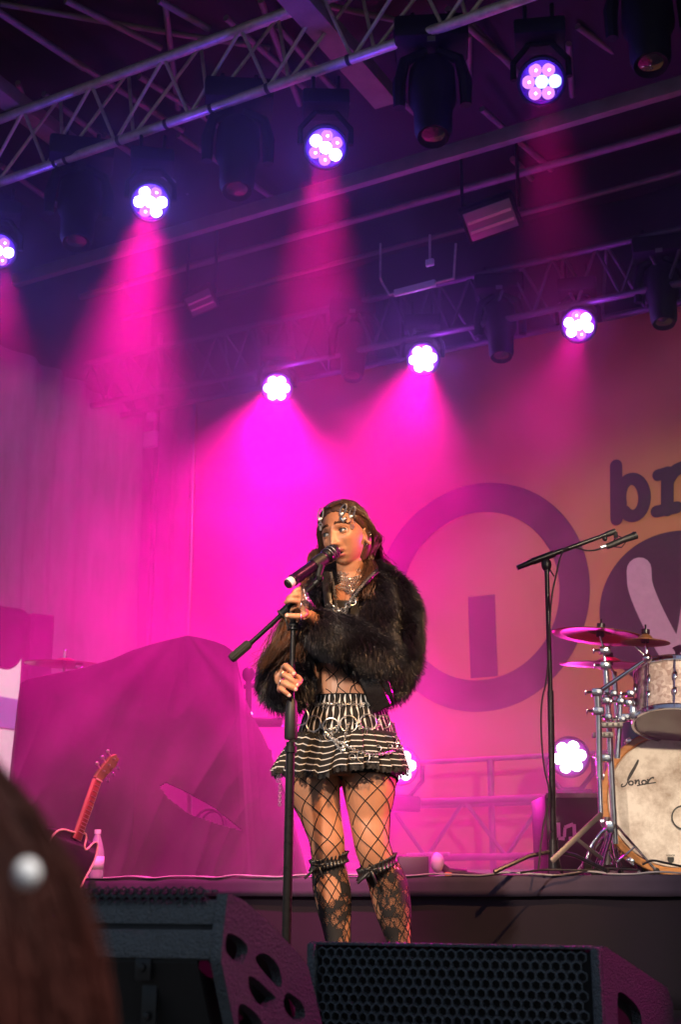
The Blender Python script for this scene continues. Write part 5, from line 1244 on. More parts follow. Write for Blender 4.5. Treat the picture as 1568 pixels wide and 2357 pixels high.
text_mesh('SONOR', .0098, m_ink, bc_ - nB * .0055 + xB * sc_[0] + yB * (sc_[1] + .009), xB, yB, 'badge_text', bd); 
mph = MB(); zh = zb3(1585, 815); mph.lathe(bc_ - nB * .004 + xB * zh[0] + yB * zh[1], nB, [(.047, -.002), (.048, .003), (.043, .003), (.042, -.006), (0, -.02)], 32); mph.build('port_hole', M['black'], bd)
cw = MB()
for k in range(10):
    a = 2 * PI * k / 10 + .28; u_ = xB * math.cos(a) + yB * math.sin(a); c = bc_ + u_ * (RB + .004)
    cw = MB(); cw.box(c - nB * .012, (.022, .030, .052), (u_, u_.cross(nB), nB), .006); cw.tube([c - nB * .03 + u_ * .004, c - nB * .13 + u_ * .0], .004, 8); cw.box(c - nB * .13 - u_ * .012, (.02, .016, .05), (u_, u_.cross(nB), nB), .005)
    cw.tube([c + u_ * .006 - u_.cross(nB) * .018 + nB * .01, c + u_ * .006 + u_.cross(nB) * .018 + nB * .01], .0035, 8); cw.build('claw', M['chrome'], bd)
sp = MB(); sp.tube([bc_ + xB * -.24 - yB * .09 - nB * .12, bc_ - xB * .30 - yB * .13 - nB * .10, bc_ - xB * .335 - yB * .20 - nB * .04, Vector((bc_.x, bc_.y, ZR + .012)) - xB * .355 + nB * .0], [.008, .007, .006, .006], 10)
sp.build('spur', M['chrome'], bd)
# rack tom
tm = thing('rack_tom', 'pearl tom drum with chrome rims above the bass drum at the right edge', 'drum', atY(1560, 1672, 5.3))
tA, tB = atY(1563, 1674, 5.30), atY(1565, 1552, 5.36); tz = (tB - tA).normalized(); Lt = (tB - tA).length; RT = .168
MB().lathe(tA, tz, [(RT - .006, .012), (RT, .015), (RT, Lt - .015), (RT - .006, Lt - .012)], 64).build('shell', m_pearl, tm)
MB().lathe(tA, tz, [(0, .008), (RT - .004, .008), (RT, .004)], 48).build('bottom_head', mat('clear_head', (.10, .09, .14), .2, coat=.5), tm)
for base, sg_, h in ((tA, 1, 0), (tA, 1, Lt - .022)):
    MB().lathe(base + tz * h, tz, [(RT + .002, 0), (RT + .013, .0), (RT + .014, .003), (RT + .009, .006), (RT + .009, .017), (RT + .013, .020), (RT + .012, .023), (RT + .004, .023), (RT + .002, .02), (RT + .002, 0)], 64).build('rim', M['chrome'], tm)
x_, y_, _ = frame(tz)
for k in range(10):
    a = 2 * PI * k / 10 + .33; u_ = x_ * math.cos(a) + y_ * math.sin(a); lgm = MB(); c = tA + u_ * (RT + .006)
    lgm.ell(c + tz * Lt * .62, (.008, .010, .022), (u_, u_.cross(tz), tz), 12, 8); lgm.tube([c + u_ * .004 + tz * .0, c + u_ * .004 + tz * Lt], .0026, 8); lgm.ell(c + tz * Lt * .34, (.008, .010, .018), (u_, u_.cross(tz), tz), 12, 8); lgm.build('lug', M['chrome'], tm)
tg = MB()
uT = plane_uv(tA - Vector((0, RT + .003, 0)), X, UP)
# floor tom glimpse behind, teal
ft = thing('snare_drum', 'teal drum glimpsed between cymbal stands and bass drum', 'drum', atY(1462, 1760, 5.75))
a_, c_ = atY(1478, 1745, 5.8), atY(1478, 1665, 5.8); MB().lathe(a_, (c_ - a_), [(0, 0), (.09, .0), (.09, (c_ - a_).length)], 40).build('shell', m_teal, ft); MB().ring(c_, (c_ - a_), .092, .006, 40, 8).build('rim', M['chrome'], ft)
# cymbals on their stands
m_bronze = mat('bronze_cymbal', (.32, .14, .045), .42, metal=.55, nscale=7, namt=.3)
t = m_bronze.node_tree; wv = t.nodes.new('ShaderNodeTexNoise'); wv.inputs['Scale'].default_value = 120
def stand_to(t, p, name='stand_tube', r=.0125):
    MB().tube([p, Vector((p.x, p.y, ZR + .12))], r, 14).build(name, M['chrome'], t)
def tripod(t, p, sp__=.22, hh=.22, rot=.4, r=.008):
    for k in range(3):
        a = rot + 2 * PI * k / 3; e = Vector((math.cos(a), math.sin(a), 0)); f = Vector((p.x, p.y, ZR)); lb_ = MB(); s_ = UP.cross(e)
        for o in (-.006, .006): lb_.tube([f + UP * hh + s_ * o, f + e * sp__ + UP * .02 + s_ * o], .0045, 8)
        lb_.tube([f + UP * .05, f + e * sp__ * .5 + UP * (hh * .55)], .004, 8); l_ = lb_.build('leg', M['chrome'], t)
        MB().ell(f + e * sp__ + UP * .016, (.014, .014, .016), n=12, m=8).build('rubber_foot', M['rubber'], l_)
def cymbal(ctr, nrm, R, label, bell=.25):
    t = thing('cymbal', label, 'cymbal', ctr, 'cymbals of the drum kit'); n = Vector(nrm).normalized()
    MB().lathe(ctr, n, [(R, -.012), (R * .8, -.007), (R * .5, -.001), (R * bell, .004), (R * bell * .9, .010), (R * bell * .5, .020), (0.004, .023)], 72).build('disc', m_bronze, t, solid=.0016)
    MB().lathe(ctr, n, [(.016, -.012), (.016, .008)], 16).build('lower_felt', M['rubber'], t)
    u = MB(); u.lathe(ctr, n, [(.017, .024), (.017, .040), (0, .040)], 16); u.tube([ctr + n * .02, ctr + n * .06], .004, 8); u.build('wing_nut', M['blackmetal'], t); return t
c1 = atY(1383, 1458, 5.35); cymbal(c1, (.12, -.02, 1), .192, 'largest crash cymbal, tilted, left over the drum kit')
c2 = atY(1403, 1524, 5.6); cymbal(c2, (.04, -.10, 1), .205, 'flat cymbal just under the large tilted crash')
c3 = atY(1487, 1472, 5.2); cymbal(c3, (.06, -.02, 1), .095, 'small splash cymbal in front of the large crash\'s right end', .3)
s1 = thing('cymbal_stand', 'chrome stand with stacked clamps holding the large crash cymbal', 'stand', (c1.x, c1.y, ZR), 'chrome drum stands')
p1 = atY(1395, 1530, 5.35); MB().tube([c1 - Vector((0, 0, .01)), atY(1390, 1490, 5.35), p1], [.005, .005, .008], 12).build('rod', M['chrome'], s1); stand_to(s1, p1); tripod(s1, p1, .15, .2, 2.0)
def clampk(t, dx, dy, Y, w_=.045, h_=.03, name='clamp'):
    m_ = MB(); c = atY(dx, dy, Y); m_.box(c, (w_, .035, h_), None, .006); m_.tube([c - X * w_ * .5, c - X * (w_ * .5 + .018)], .006, 8); m_.ell(c - X * (w_ * .5 + .022), (.004, .008, .014), n=10, m=6); m_.tube([c + Vector((0, -.03, 0)), c + Vector((0, .02, 0))], .007, 8); m_.build(name, M['chrome'], t)
for q in ((1393, 1497), (1394, 1531), (1397, 1612), (1395, 1745)): clampk(s1, *q, 5.33)
s2 = thing('boom_cymbal_stand', 'chrome stand with long slanting boom arm to the splash cymbal', 'stand', atY(1375, 1900, 5.3), 'chrome drum stands')
a2 = atY(1376, 1594, 5.25); e2 = atY(1491, 1515, 5.2); MB().tube([a2, a2.lerp(e2, .5), e2], [.009, .0085, .007], 12).build('boom_arm', M['chrome'], s2)
MB().tube([e2, atY(1462, 1487, 5.2)], .005, 10).build('handle', M['chrome'], s2); MB().ell(e2, (.019, .016, .019), n=16, m=10).build('ball_joint', M['chrome'], s2); MB().tube([e2, c3 - UP * .005], [.007, .0045], 10).build('rod', M['chrome'], s2)
MB().tube([atY(1376, 1600, 5.25), atY(1379, 1650, 5.25), atY(1381, 1792, 5.25)], [.016, .0125, .012], 14).build('stand_tube', M['chrome'], s2)
for q in ((1375, 1593), (1378, 1636)): clampk(s2, *q, 5.24)
s3 = thing('tom_stand', 'chrome stand with wide clamp plates carrying the tom', 'stand', atY(1414, 1900, 5.45), 'chrome drum stands')
p3 = atY(1414, 1524, 5.6); MB().tube([c2 - UP * .01, p3 - UP * .05], .006, 10).build('rod', M['chrome'], s3); stand_to(s3, p3 - UP * .04, r=.011); tripod(s3, p3 + Vector((-.03, .1, 0)), .16, .2, 2.6)
for x0, x1, yy in ((1382, 1434, 1669), (1364, 1412, 1692)):
    a, c = atY(x0, yy, 5.28), atY(x1, yy - 1, 5.28); m_ = MB(); m_.box((a + c) / 2, ((c - a).length, .03, .021), ((c - a).normalized(), Yv, UP), .004)
    m_.build('clamp_plate', M['dullalu'], s3)
    m2_ = MB()
    for f in (.3, .55, .8): m2_.box(a.lerp(c, f) - Yv * .016, (.008, .004, .010))
    m2_.build('slot', M['black'], s3, kind='stuff')
MB().tube([atY(1429, 1600, 5.3), atY(1427, 1660, 5.3), atY(1422, 1745, 5.3)], .0115, 12).build('l_rod', M['chrome'], s3)
for q in ((1429, 1614), (1432, 1655), (1448, 1618), (1452, 1596), (1413, 1596), (1400, 1650), (1441, 1650)): clampk(s3, *q, 5.3, .032, .026)
MB().tube([atY(1430, 1616, 5.3), atY(1465, 1610, 5.34)], .009, 10).build('holder_arm', M['chrome'], s3); MB().box(atY(1458, 1640, 5.28), (.03, .03, .055), None, .008).build('bracket', M['chrome'], s3)
# heavy flat leg crossing the front
m_ = MB(); a, c = atY(1386, 1872, 5.2), atY(1270, 1982, 5.1); m_.box((a + c) / 2, ((c - a).length, .012, .022), ((c - a).normalized(), Yv, ((c - a).normalized()).cross(Yv)), .003); m_.build('leg', M['dullalu'], s2)
m_ = MB(); a, c = atY(1330, 1932, 5.14), atY(1388, 1977, 5.2); m_.box((a + c) / 2, ((c - a).length, .010, .016), ((c - a).normalized(), Yv, ((c - a).normalized()).cross(Yv)), .003); m_.build('brace', M['dullalu'], s2)
MB().tube([atY(1381, 1792, 5.25), atY(1384, 1872, 5.22)], .010, 12).build('lower_tube', M['chrome'], s2)
MB().tube([atY(1399, 1880, 5.4), atY(1399, 1990, 5.4)], .013, 12).build('lower_tube', M['dullalu'], s3)
fd = thing('foot_pedal', 'chrome pedal hardware beside the bass drum hoop', 'pedal', atY(1350, 1990, 5.25))
MB().tube([atY(1407, 1900, 5.2), atY(1385, 1915, 5.2), atY(1362, 1945, 5.2), atY(1352, 1976, 5.2)], .006, 10).build('spring_arm', M['chrome'], fd); MB().box(atY(1352, 1990, 5.2), (.03, .05, .04), None, .006).build('heel', M['black'], fd)
MB().box(atY(1405, 1903, 5.2), (.03, .03, .045), (X, Yv, UP), .006).build('hoop_clamp', M['chrome'], fd)
cbm = mat('cable_rubber', (.012, .012, .013), .6)
def cable(pts, label, r=.004): tag(MB().tube(smooth_path([tuple(q) for q in pts], 3), r, 8).build('cable', cbm), label, 'cable')
cable([atY(1480, 1990, 5.0), atY(1500, 1978, 5.0), atY(1530, 1985, 5.0), atY(1580, 1996, 5.0)], 'black cable arching in front of the foot of the bass drum')
cable([atY(1200, 2008, 5.0), atY(1260, 2000, 5.1), atY(1340, 2004, 5.05), atY(1400, 1997, 5.1), atY(1470, 2002, 5.0)], 'black cable lying along the riser edge below the drum hardware')
# overhead microphone on its stand
YM = 5.2; om = thing('overhead_microphone_stand', 'tall black boom stand before the ring emblem holding a microphone over the cymbals', 'microphone stand', atY(1275, 1985, YM))
def z7(px, py, Y=YM): return atY(1163.7 + .2578 * px, 1163.7 + .2578 * py, Y)
MB().tube([z7(372, 600), atY(1268, 1600, YM)], .0095, 12).build('upper_tube', m_tube, om); MB().tube([atY(1268, 1590, YM), atY(1275, 1955, YM)], .0125, 12).build('lower_tube', m_tube, om)
MB().tube([z7(105, 555), z7(240, 500), z7(560, 382), z7(900, 258)], [.010, .0125, .0095, .0085], 12).build('boom', m_tube, om)
m_ = MB(); m_.ell(z7(368, 525), (.021, .016, .03), n=14, m=10); m_.tube([z7(368, 525), z7(374, 600)], .011, 10); m_.tube([z7(240, 500), z7(440, 427)], .0145, 12); m_.build('swivel', M['blackmetal'], om)
MB().tube([z7(400, 570), z7(440, 632)], .003, 8).build('wing_screw', M['blackmetal'], om)
m_ = MB(); m_.tube([z7(900, 258), z7(985, 228)], .012, 10); m_.ell(z7(890, 292), (.011, .01, .012), n=10, m=8); m_.tube([z7(985, 235), z7(990, 290)], .009, 8); m_.build('mic_mount', M['black'], om)
for k in range(3):
    a = 2 * PI * k / 3 + 3.4; f = Vector((atY(1275, 1955, YM).x, YM, ZR)); e = Vector((math.cos(a), math.sin(a), 0)); MB().tube([f + UP * .09, f + e * .10 + UP * .07, f + e * .24 + UP * .012], .0085, 8).build('leg', m_tube, om)
MB().tube([Vector((atY(1275, 1955, YM).x, YM, ZR + .02)), Vector((atY(1275, 1955, YM).x, YM, ZR + .13))], [.026, .017], 14).build('hub', M['blackmetal'], om)
ov = thing('condenser_microphone', 'dark pencil microphone clipped at the end of the overhead boom', 'microphone', z7(1000, 330))
MB().tube([z7(905, 365), z7(960, 345), z7(1040, 310), z7(1175, 262)], [.012, .013, .013, .0155], 16).build('body', M['black'], ov); MB().tube([z7(855, 372), z7(905, 358)], .009, 12).build('plug', M['silver'], ov); MB().ell(z7(1150, 268), (.012, .016, .017), n=14, m=8).build('grille', M['blackmetal'], ov)
m_ = MB(); m_.tube([z7(960, 330), z7(1000, 265), z7(1080, 300)], .0025, 6); m_.tube([z7(950, 365), z7(1040, 372), z7(1090, 310)], .0025, 6); m_.build('shock_mount', M['blackmetal'], ov)
cable([z7(855, 380), z7(800, 398), z7(720, 402), z7(650, 375), z7(560, 365), z7(500, 420, 5.16), z7(450, 640, 5.16), z7(405, 840, 5.16), atY(1262, 1560, 5.16), atY(1244, 1620, 5.16), atY(1250, 1760, 5.16), atY(1270, 1830, 5.16), atY(1250, 1900, 5.16), atY(1240, 2004, 5.1)], 'black cable spiralling down the overhead microphone stand', .0035)
# ================================================================== back line
lt0, lt1 = st(-6.3, 8.25, .62), st(3.9, 8.25, .62)
truss('floor_truss', 'low horizontal truss behind the riser carrying two washlights', [(lt0, lt1), (lt0 + UP * .36, lt1 + UP * .36), (lt0 + D * .3 + UP * .36, lt1 + D * .3 + UP * .36)], .024, [(0, 1, 18, 0)], m=M['darkalu'], zr=.014)
rl = thing('hand_rail', 'thin metal rail on posts between the two low washlights', 'rail', st(-3, 8.4, ZR))
ra, rb = atv(985, 1754, 8.4), atv(1275, 1738, 8.4); MB().tube([extend(ra, rb, -1.2, 2.6)[0], extend(ra, rb, -1.2, 2.6)[1]], .017, 10).build('top_rail', M['dullalu'], rl)
for dx in (1129, 860, 1400): q = atv(dx, 1748, 8.4); MB().tube([q, Vector((q.x, q.y, ZR - .4))], .022, 10).build('post', M['darkalu'], rl)
sb_ = thing('light_strip', 'warm-lit pale strip lying level behind the singer\'s knee', 'strip', atv(990, 1966, 7.6)); a, c = atv(938, 1967, 7.6), atv(1034, 1965, 7.6); MB().box((a + c) / 2, ((c - a).length, .03, .02), ((c - a).normalized(), D, UP), .003).build('bar', M['white'], sb_)
MB().box((a + c) / 2 - UP * .07, ((c - a).length * .3, .03, .12), ((c - a).normalized(), D, UP), .003).build('support', M['black'], sb_)
fc = thing('flight_case', 'black case with white angular mark behind the foot of the overhead microphone stand', 'case', atY(1330, 1990, 6.2))
c0 = atY(1338, 1925, 6.2); MB().box((c0.x + .05, 6.45, ZR + .19), (.40, .45, .36), None, .008).build('box', M['black'], fc)
for z in (.02, .36): MB().box((c0.x + .05, 6.222, ZR + z + .005), (.39, .006, .02)).build('edge_rail', M['dullalu'], fc)
mk = MB(); uvm = plane_uv(Vector((c0.x, 6.222, 0)), X, UP)
def mks(pts, wd): 
    q = [uvm(894.2 + .4297 * a, 1531.2 + .4297 * c) for a, c in pts]; ribbon(mk, [Vector((c0.x + a, 6.220, c)) for a, c in q], wd, Vector((0, -1, 0)), 0)
mks([(912, 842), (915, 922)], .016); mks([(912, 925), (946, 927)], .016); mks([(944, 920), (948, 868)], .014); mks([(946, 868), (992, 850)], .016); mks([(996, 850), (1000, 930)], .016); mks([(968, 926), (1003, 926)], .014)
mk.build('white_mark', M['white'], fc)
am = thing('stage_box', 'small dark box with pale connector and cables lying on the riser behind the singer', 'box', atY(955, 2000, 6.2))
c0 = Vector((atY(950, 1990, 6.3).x, 6.3, ZR)); MB().box(c0 + UP * .05, (.14, .16, .10), None, .01).build('box', M['black'], am); MB().ell(c0 + Vector((.11, -.05, .07)), (.03, .04, .045), n=14, m=10).build('connector', M['white'], am)
MB().tube([c0 + Vector((.12, -.05, .06)), c0 + Vector((.16, -.05, .03)), c0 + Vector((.24, -.05, .025))], .018, 10).build('plug', M['blackmetal'], am); MB().box(c0 + Vector((.155, -.08, .02)), (.03, .03, .016), None, .003).build('yellow_tag', mat('yellow', (.7, .4, .05), .6), am)
cable([c0 + Vector((.24, -.05, .025)), c0 + Vector((.34, -.05, .012)), c0 + Vector((.6, 0, .012)), c0 + Vector((.9, -.2, .012))], 'black cable running right from the small box on the riser', .008)
# big draped cover at the left
def z8(px, py): return (.4297 * px, 1347.4 + .4297 * py)
ctop = [z8(*q) for q in ((60, 980), (75, 800), (95, 620), (108, 525), (150, 500), (230, 484), (450, 440), (600, 395), (700, 350), (800, 318), (900, 292), (1005, 268), (1080, 282), (1150, 300), (1205, 322), (1245, 352), (1268, 400), (1282, 470), (1310, 600), (1350, 700), (1400, 790), (1450, 900), (1500, 1040), (1560, 1200))]
cd_ = thing('draped_cover', 'large dark cloth draped over covered gear left of the singer', 'cover', atY(330, 2010, 6.6))
def edge(a):
    t_ = a * (len(ctop) - 1); i = min(int(t_), len(ctop) - 2); f = t_ - i; return (ctop[i][0] * (1 - f) + ctop[i + 1][0] * f, ctop[i][1] * (1 - f) + ctop[i + 1][1] * f)
openg = [z8(*q) for q in ((850, 1075), (885, 1052), (1010, 1112), (1150, 1190), (1300, 1312), (1175, 1278), (1010, 1222), (900, 1140))]
def inside(x, y, poly):
    r = False; j = len(poly) - 1
    for i in range(len(poly)):
        if (poly[i][1] > y) != (poly[j][1] > y) and x < (poly[j][0] - poly[i][0]) * (y - poly[i][1]) / (poly[j][1] - poly[i][1]) + poly[i][0]: r = not r
        j = i
    return r
na_, nc_ = 420, 200; cvb = MB(); vs = []; pp = []
for j in range(nc_ + 1):
    for i in range(na_ + 1):
        a, c = i / na_, j / nc_; ex, ey = edge(a); cx_ = 330; yb = 2024; x = ex + (0 if ey < 1700 else 0) * c; y = ey + (yb - ey) * c
        x = ex * (1 - c) + (ex * 1.0 + (ex - cx_) * .12) * c
        # folds fan out from the peak
        ang = math.atan2(y - 1440, x - 420); fold = .022 * math.sin(ang * 13 + 2 * noise.noise(Vector((ang * 2, c * 2, 0)))) * min(1, math.hypot(x - 420, y - 1440) / 250) + .06 * noise.noise(Vector((x / 110, y / 150, 2)))
        Y_ = 6.75 - .50 * math.sin(PI * min(1, max(0, a))) ** .6 * (1 - (1 - c) ** 2.6) + fold - .05 * c * (1 - abs(2 * noise.noise(Vector((x / 70 + y / 190, y / 260, 5)))) * 2)
        vs.append(atY(x, y, Y_)); pp.append((x, y))
for j in range(nc_):
    for i in range(na_):
        k = j * (na_ + 1) + i; mx_, my_ = pp[k]
        if inside(mx_, my_, openg): continue
        cvb.f.append([k, k + 1, k + na_ + 2, k + na_ + 1]); cvb.m.append(0)
cvb.v = vs; m_drape = mat('drape_cloth', (.016, .007, .013), .9, nscale=4, sheen=.1)
cvb.build('cloth', m_drape, cd_, solid=.004)
MB().grid(lambda a, c: atY(edge(a)[0], edge(a)[1] + 3, 6.75 + .25 * c), 100, 6).build('cloth_top', m_drape, cd_, solid=.003)
gx = thing('covered_gear', 'metal frame and coiled cable glimpsed through the gap in the dark drape', 'stand', atY(430, 2000, 6.9))
MB().tube([atY(436, 1780, 6.85), atY(436, 2010, 6.85)], .012, 8).build('post', M['alu'], gx)
m_ = MB(); m_.ring(atY(482, 1895, 6.85), (.2, -1, .2), .07, .006, 30, 6); m_.ring(atY(490, 1895, 6.9), (-.2, -1, .2), .06, .006, 30, 6); m_.build('cable_coil', M['rubber'], gx)
MB().box(atY(470, 1900, 7.3), (.9, .05, .55), None, .01).build('added_pale_panel', mat('added_pale_panel', (.5, .45, .5), .7, nscale=5), gx)  # panel added behind the gap, pale so that the opening looks bright
MB().box(atY(355, 1802, 6.85), (.04, .03, .02), None, .004).build('latch', M['chrome'], gx)
# left cymbal behind the drape
lc = thing('cymbal', 'dim red cymbal showing above the dark drape before the side gauze', 'cymbal', atY(148, 1522, 7.4)); c = atY(148, 1524, 7.4)
MB().lathe(c, (.03, -.05, 1), [(.22, -.012), (.15, -.005), (.06, .004), (.04, .018), (.004, .02)], 48).build('disc', mat('haze_tinted_bronze', (.35, .10, .08), .35, metal=.8, nscale=8), lc, solid=.002)  # red of the lit haze is mixed into the metal colour
m_ = MB(); m_.tube([c - UP * .9, c + UP * .06], .009, 10); m_.ell(c + UP * .065, (.01, .01, .01), n=10, m=8); m_.build('stand_rod', M['chrome'], lc)
m_ = MB(); m_.box(atY(182, 1509 + 22, 7.38), (.04, .03, .03), None, .006); m_.build('wing_nut', M['chrome'], lc)
# hardware rack in the haze just left of the singer
hr = thing('hardware_stand', 'hazy upright stand with crossbar just left of the singer\'s hip', 'stand', atY(575, 2000, 6.9))
for dx, y0 in ((572, 1560), (598, 1690)): MB().tube([atY(dx, y0, 6.9), atY(dx + 2, 2012, 6.9)], .016, 10).build('post', M['blackmetal'], hr)
MB().box(atY(606, 1662, 6.9), (.2, .05, .05), None, .01).build('crossbar', M['blackmetal'], hr); MB().ell(atY(572, 1552, 6.9), (.035, .03, .04), n=14, m=10).build('knob', M['blackmetal'], hr); MB().box(atY(600, 1750, 6.9), (.12, .06, .12), None, .02).build('clamp_block', M['blackmetal'], hr)
MB().tube([atY(560, 1580, 6.9), atY(600, 1575, 6.9)], .012, 8).build('crossbar', M['blackmetal'], hr)
MB().ell(atY(577, 1642, 6.8), (.010, .008, .008), n=10, m=8).build('indicator_lamp', emis('blue_indicator', (.5, .35, 1), 5), hr); MB().ell(atY(597, 1712, 6.8), (.006, .006, .006), n=10, m=8).build('indicator_lamp', emis('blue_indicator2', (.4, .45, 1), 3), hr)
# guitar on its stand
gt_ = thing('acoustic_guitar', 'acoustic guitar with pale binding leaning upright left, tuning pegs at its top', 'guitar', atY(200, 2200, 5.6))
YG = 5.6; gn, gj, gh = atY(221, 1794, YG - .02), atY(173, 1932, YG - .06), atY(268, 1740, YG + .02)
Lx = (gn - gj).normalized(); Nf = Vector((.90, -.42, .1)); Nf = (Nf - Lx * Nf.dot(Lx)).normalized(); Wx = Lx.cross(Nf).normalized()
if Wx.x < 0: Wx = -Wx
m_neck = mat('red_neck_wood', (.34, .16, .10), .35, nscale=10); m_gb = mat('guitar_black', (.02, .014, .02), .15, coat=.6); m_bind = mat('cream_binding', (.72, .50, .38), .4)
MB().box((gn + gj) / 2, ((gn - gj).length, .038, .018), (Lx, Wx, Nf), .006).build('neck', m_neck, gt_)
MB().box((gn + gj) / 2 + Nf * .0125, ((gn - gj).length, .034, .006), (Lx, Wx, Nf), .001).build('fretboard', mat('fretboard', (.22, .05, .04), .4, nscale=14), gt_)
m_ = MB()
for k in range(14): 
    q = gj.lerp(gn, 1 - (1 - 2 ** (-k / 12)) * 1.75) if k < 13 else gj; m_.box(q + Nf * .0162, (.0015, .033, .0015), (Lx, Wx, Nf))
m_.build('fret_wire', M['silver'], gt_, kind='stuff')
MB().box((gn + gj) / 2 + Wx * .0195 + Nf * .008, ((gn - gj).length, .003, .010), (Lx, Wx, Nf)).build('neck_binding', m_bind, gt_)
MB().box(gn + Nf * .016, (.006, .038, .006), (Lx, Wx, Nf)).build('nut', m_bind, gt_)
Lneck, Wneck = Lx, Wx; Lx = (gh - gn).normalized(); Wx = (Wx - Lx * Wx.dot(Lx)).normalized(); hL = (gh - gn).length; m_ = MB(); prism(m_, gn - Nf * .007, Lx, Wx, [(0, -.018), (.03, -.026), (hL * .8, -.030), (hL, -.014), (hL * .96, 0), (hL, .014), (hL * .8, .030), (.03, .026), (0, .018)], Nf * .014); m_.build('headstock', m_neck, gt_, smooth=False)
Lx0 = Lx
for k in range(3):
    for s in (-1, 1):
        q = gn + Lx * (.03 + hL * .26 * k + .01) + Wx * s * .028; m_ = MB(); m_.tube([q, q + Wx * s * .022], .003, 8); m_.ell(q + Wx * s * .03, (.008, .011, .006), (Lx, Wx, Nf), 12, 8); m_.tube([q - Wx * s * .016 + Nf * .0, q - Wx * s * .016 + Nf * .018], .003, 8); m_.build('tuning_peg', M['chrome'] if s > 0 else M['silver'], gt_)
Lx, Wx = Lneck, Wneck
gout = [(.04, .03), (.035, .06), (-.01, .065), (-.02, .085), (.03, .115), (.025, .145), (-.03, .158), (-.09, .145), (-.15, .125), (-.21, .135), (-.28, .17), (-.36, .185), (-.42, .16), (-.455, .08), (-.46, 0), (-.455, -.08), (-.42, -.16), (-.36, -.185), (-.28, -.17), (-.21, -.13), (-.15, -.12), (-.09, -.14), (-.03, -.145), (.01, -.11), (.02, -.05), (.025, 0)]
go_ = rnd(gout, 2); go_ = [(a, c * 1.0) for a, c in go_]
m_ = MB(); prism(m_, gj - Nf * .085, Lx, Wx, go_, Nf * .085); m_.build('body', m_gb, gt_, ang=50)
m_ = MB(); m_.tube([gj + Lx * a + Wx * c + Nf * .001 for a, c in go_], .0042, 6, closed=True); m_.build('body_binding', m_bind, gt_)
MB().lathe(gj - Lx * .16 + Nf * .002, Nf, [(.05, 0), (.052, .001), (0, .001)], 32).build('sound_hole', M['black'], gt_)
MB().box(gj - Lx * .34 + Nf * .006, (.03, .16, .01), (Lx, Wx, Nf), .003).build('bridge', m_neck, gt_)
gs = thing('guitar_stand', 'black stand under the acoustic guitar', 'stand', atY(180, 2300, 5.6)); gb0 = gj - Lx * .40
for s in (-1, 1): MB().tube([gb0 - Nf * .10 + UP * .1, gb0 + Wx * s * .16 - UP * .08 + Nf * .02, Vector((gb0.x, gb0.y, .01)) + Wx * s * .2 + Nf * .1], .01, 8).build('leg', M['blackmetal'], gs)
MB().tube([gb0 - Nf * .11 + UP * .15, Vector((gb0.x, gb0.y, .01)) - Nf * .22], .01, 8).build('rear_leg', M['blackmetal'], gs)
# water bottle on the riser edge
YW = 6.05; bp0 = Vector((atY(221, 1985, YW).x, YW, ZR)); bt_ = thing('water_bottle', 'clear plastic water bottle with white cap standing on the riser beside the guitar', 'bottle', bp0)
m_pet = mat('clear_plastic', (.75, .72, .9), .12, trans=.55, coat=.3); Hb = atY(220, 1909, YW).z - ZR
MB().lathe(bp0, UP, [(0, .001), (.030, .001), (.033, .01), (.033, Hb * .50), (.031, Hb * .58), (.020, Hb * .78), (.013, Hb * .88), (.012, Hb * .93)], 28).build('bottle_body', m_pet, bt_)
MB().lathe(bp0, UP, [(.0338, Hb * .18), (.0338, Hb * .45)], 28).build('label_band', mat('pale_label', (.7, .65, .85), .5), bt_, solid=.0006); MB().lathe(bp0, UP, [(.0145, Hb * .91), (.0145, Hb), (0, Hb)], 20).build('cap', M['white'], bt_)
# ================================================================== listener at the lower left corner
YL = .60; lc0 = atY(-375, 2250, YL)
ls = thing('person', 'blurred listener with reddish brown hair and a white bead, close at the lower left corner', 'person', (lc0.x, lc0.y, -1.28))
lb = MB(); hd = lc0
def LP(x, y, z): return Vector((hd.x + x, hd.y + y, hd.z + z))
loft(lb, [(LP(0, 0, -.45), .17, .10), (LP(0, 0, -.30), .19, .10), (LP(0, 0, -.235), .16, .085), (LP(0, 0, -.20), .09, .07), (LP(0, .0, -.16), .057, .06), (LP(0, .0, -.08), .055, .06), (LP(0, 0, 0), .056, .065)], 24)
loft(lb, [(LP(0, 0, -.86), .16, .11), (LP(0, 0, -.78), .17, .11), (LP(0, 0, -.62), .13, .09), (LP(0, 0, -.44), .165, .10)], 24)
lb.ell(LP(0, .005, .0), (.074, .093, .112), n=24, m=18); lb.ell(LP(0, .095, -.01), (.014, .02, .02), n=12, m=8)
lb.ell(LP(0, .07, -.085), (.035, .025, .022), n=12, m=8)
for s in (-1, 1):
    lb.ell(LP(s * .076, .0, -.01), (.008, .018, .03), n=10, m=8)
    loft(lb, [(LP(s * .18, 0, -.26), .05, .05), (LP(s * .215, .0, -.42), .042, .044), (LP(s * .22, .03, -.56), .038, .038), (LP(s * .20, .09, -.72), .03, .03), (LP(s * .19, .13, -.80), .026, .03), (LP(s * .19, .15, -.90), .02, .036)], 16)
    for k in range(4): lb.tube([LP(s * (.175 + .009 * k), .15 + .004 * k, -.87), LP(s * (.173 + .010 * k), .162, -.93), LP(s * (.174 + .010 * k), .16, -.965 + .005 * abs(k - 1.5))], [.009, .008, .006], 8)
    lb.tube([LP(s * .175, .16, -.84), LP(s * .160, .18, -.885), LP(s * .158, .185, -.915)], [.010, .009, .007], 8)
    loft(lb, [(LP(s * .085, 0, -.82), .085, .10), (LP(s * .09, 0, -1.0), .075, .085), (LP(s * .09, .0, -1.2), .055, .06), (LP(s * .09, -.01, -1.36), .05, .055), (LP(s * .09, 0, -1.56), .035, .04), (LP(s * .09, .02, -1.63), .04, .07)], 20)
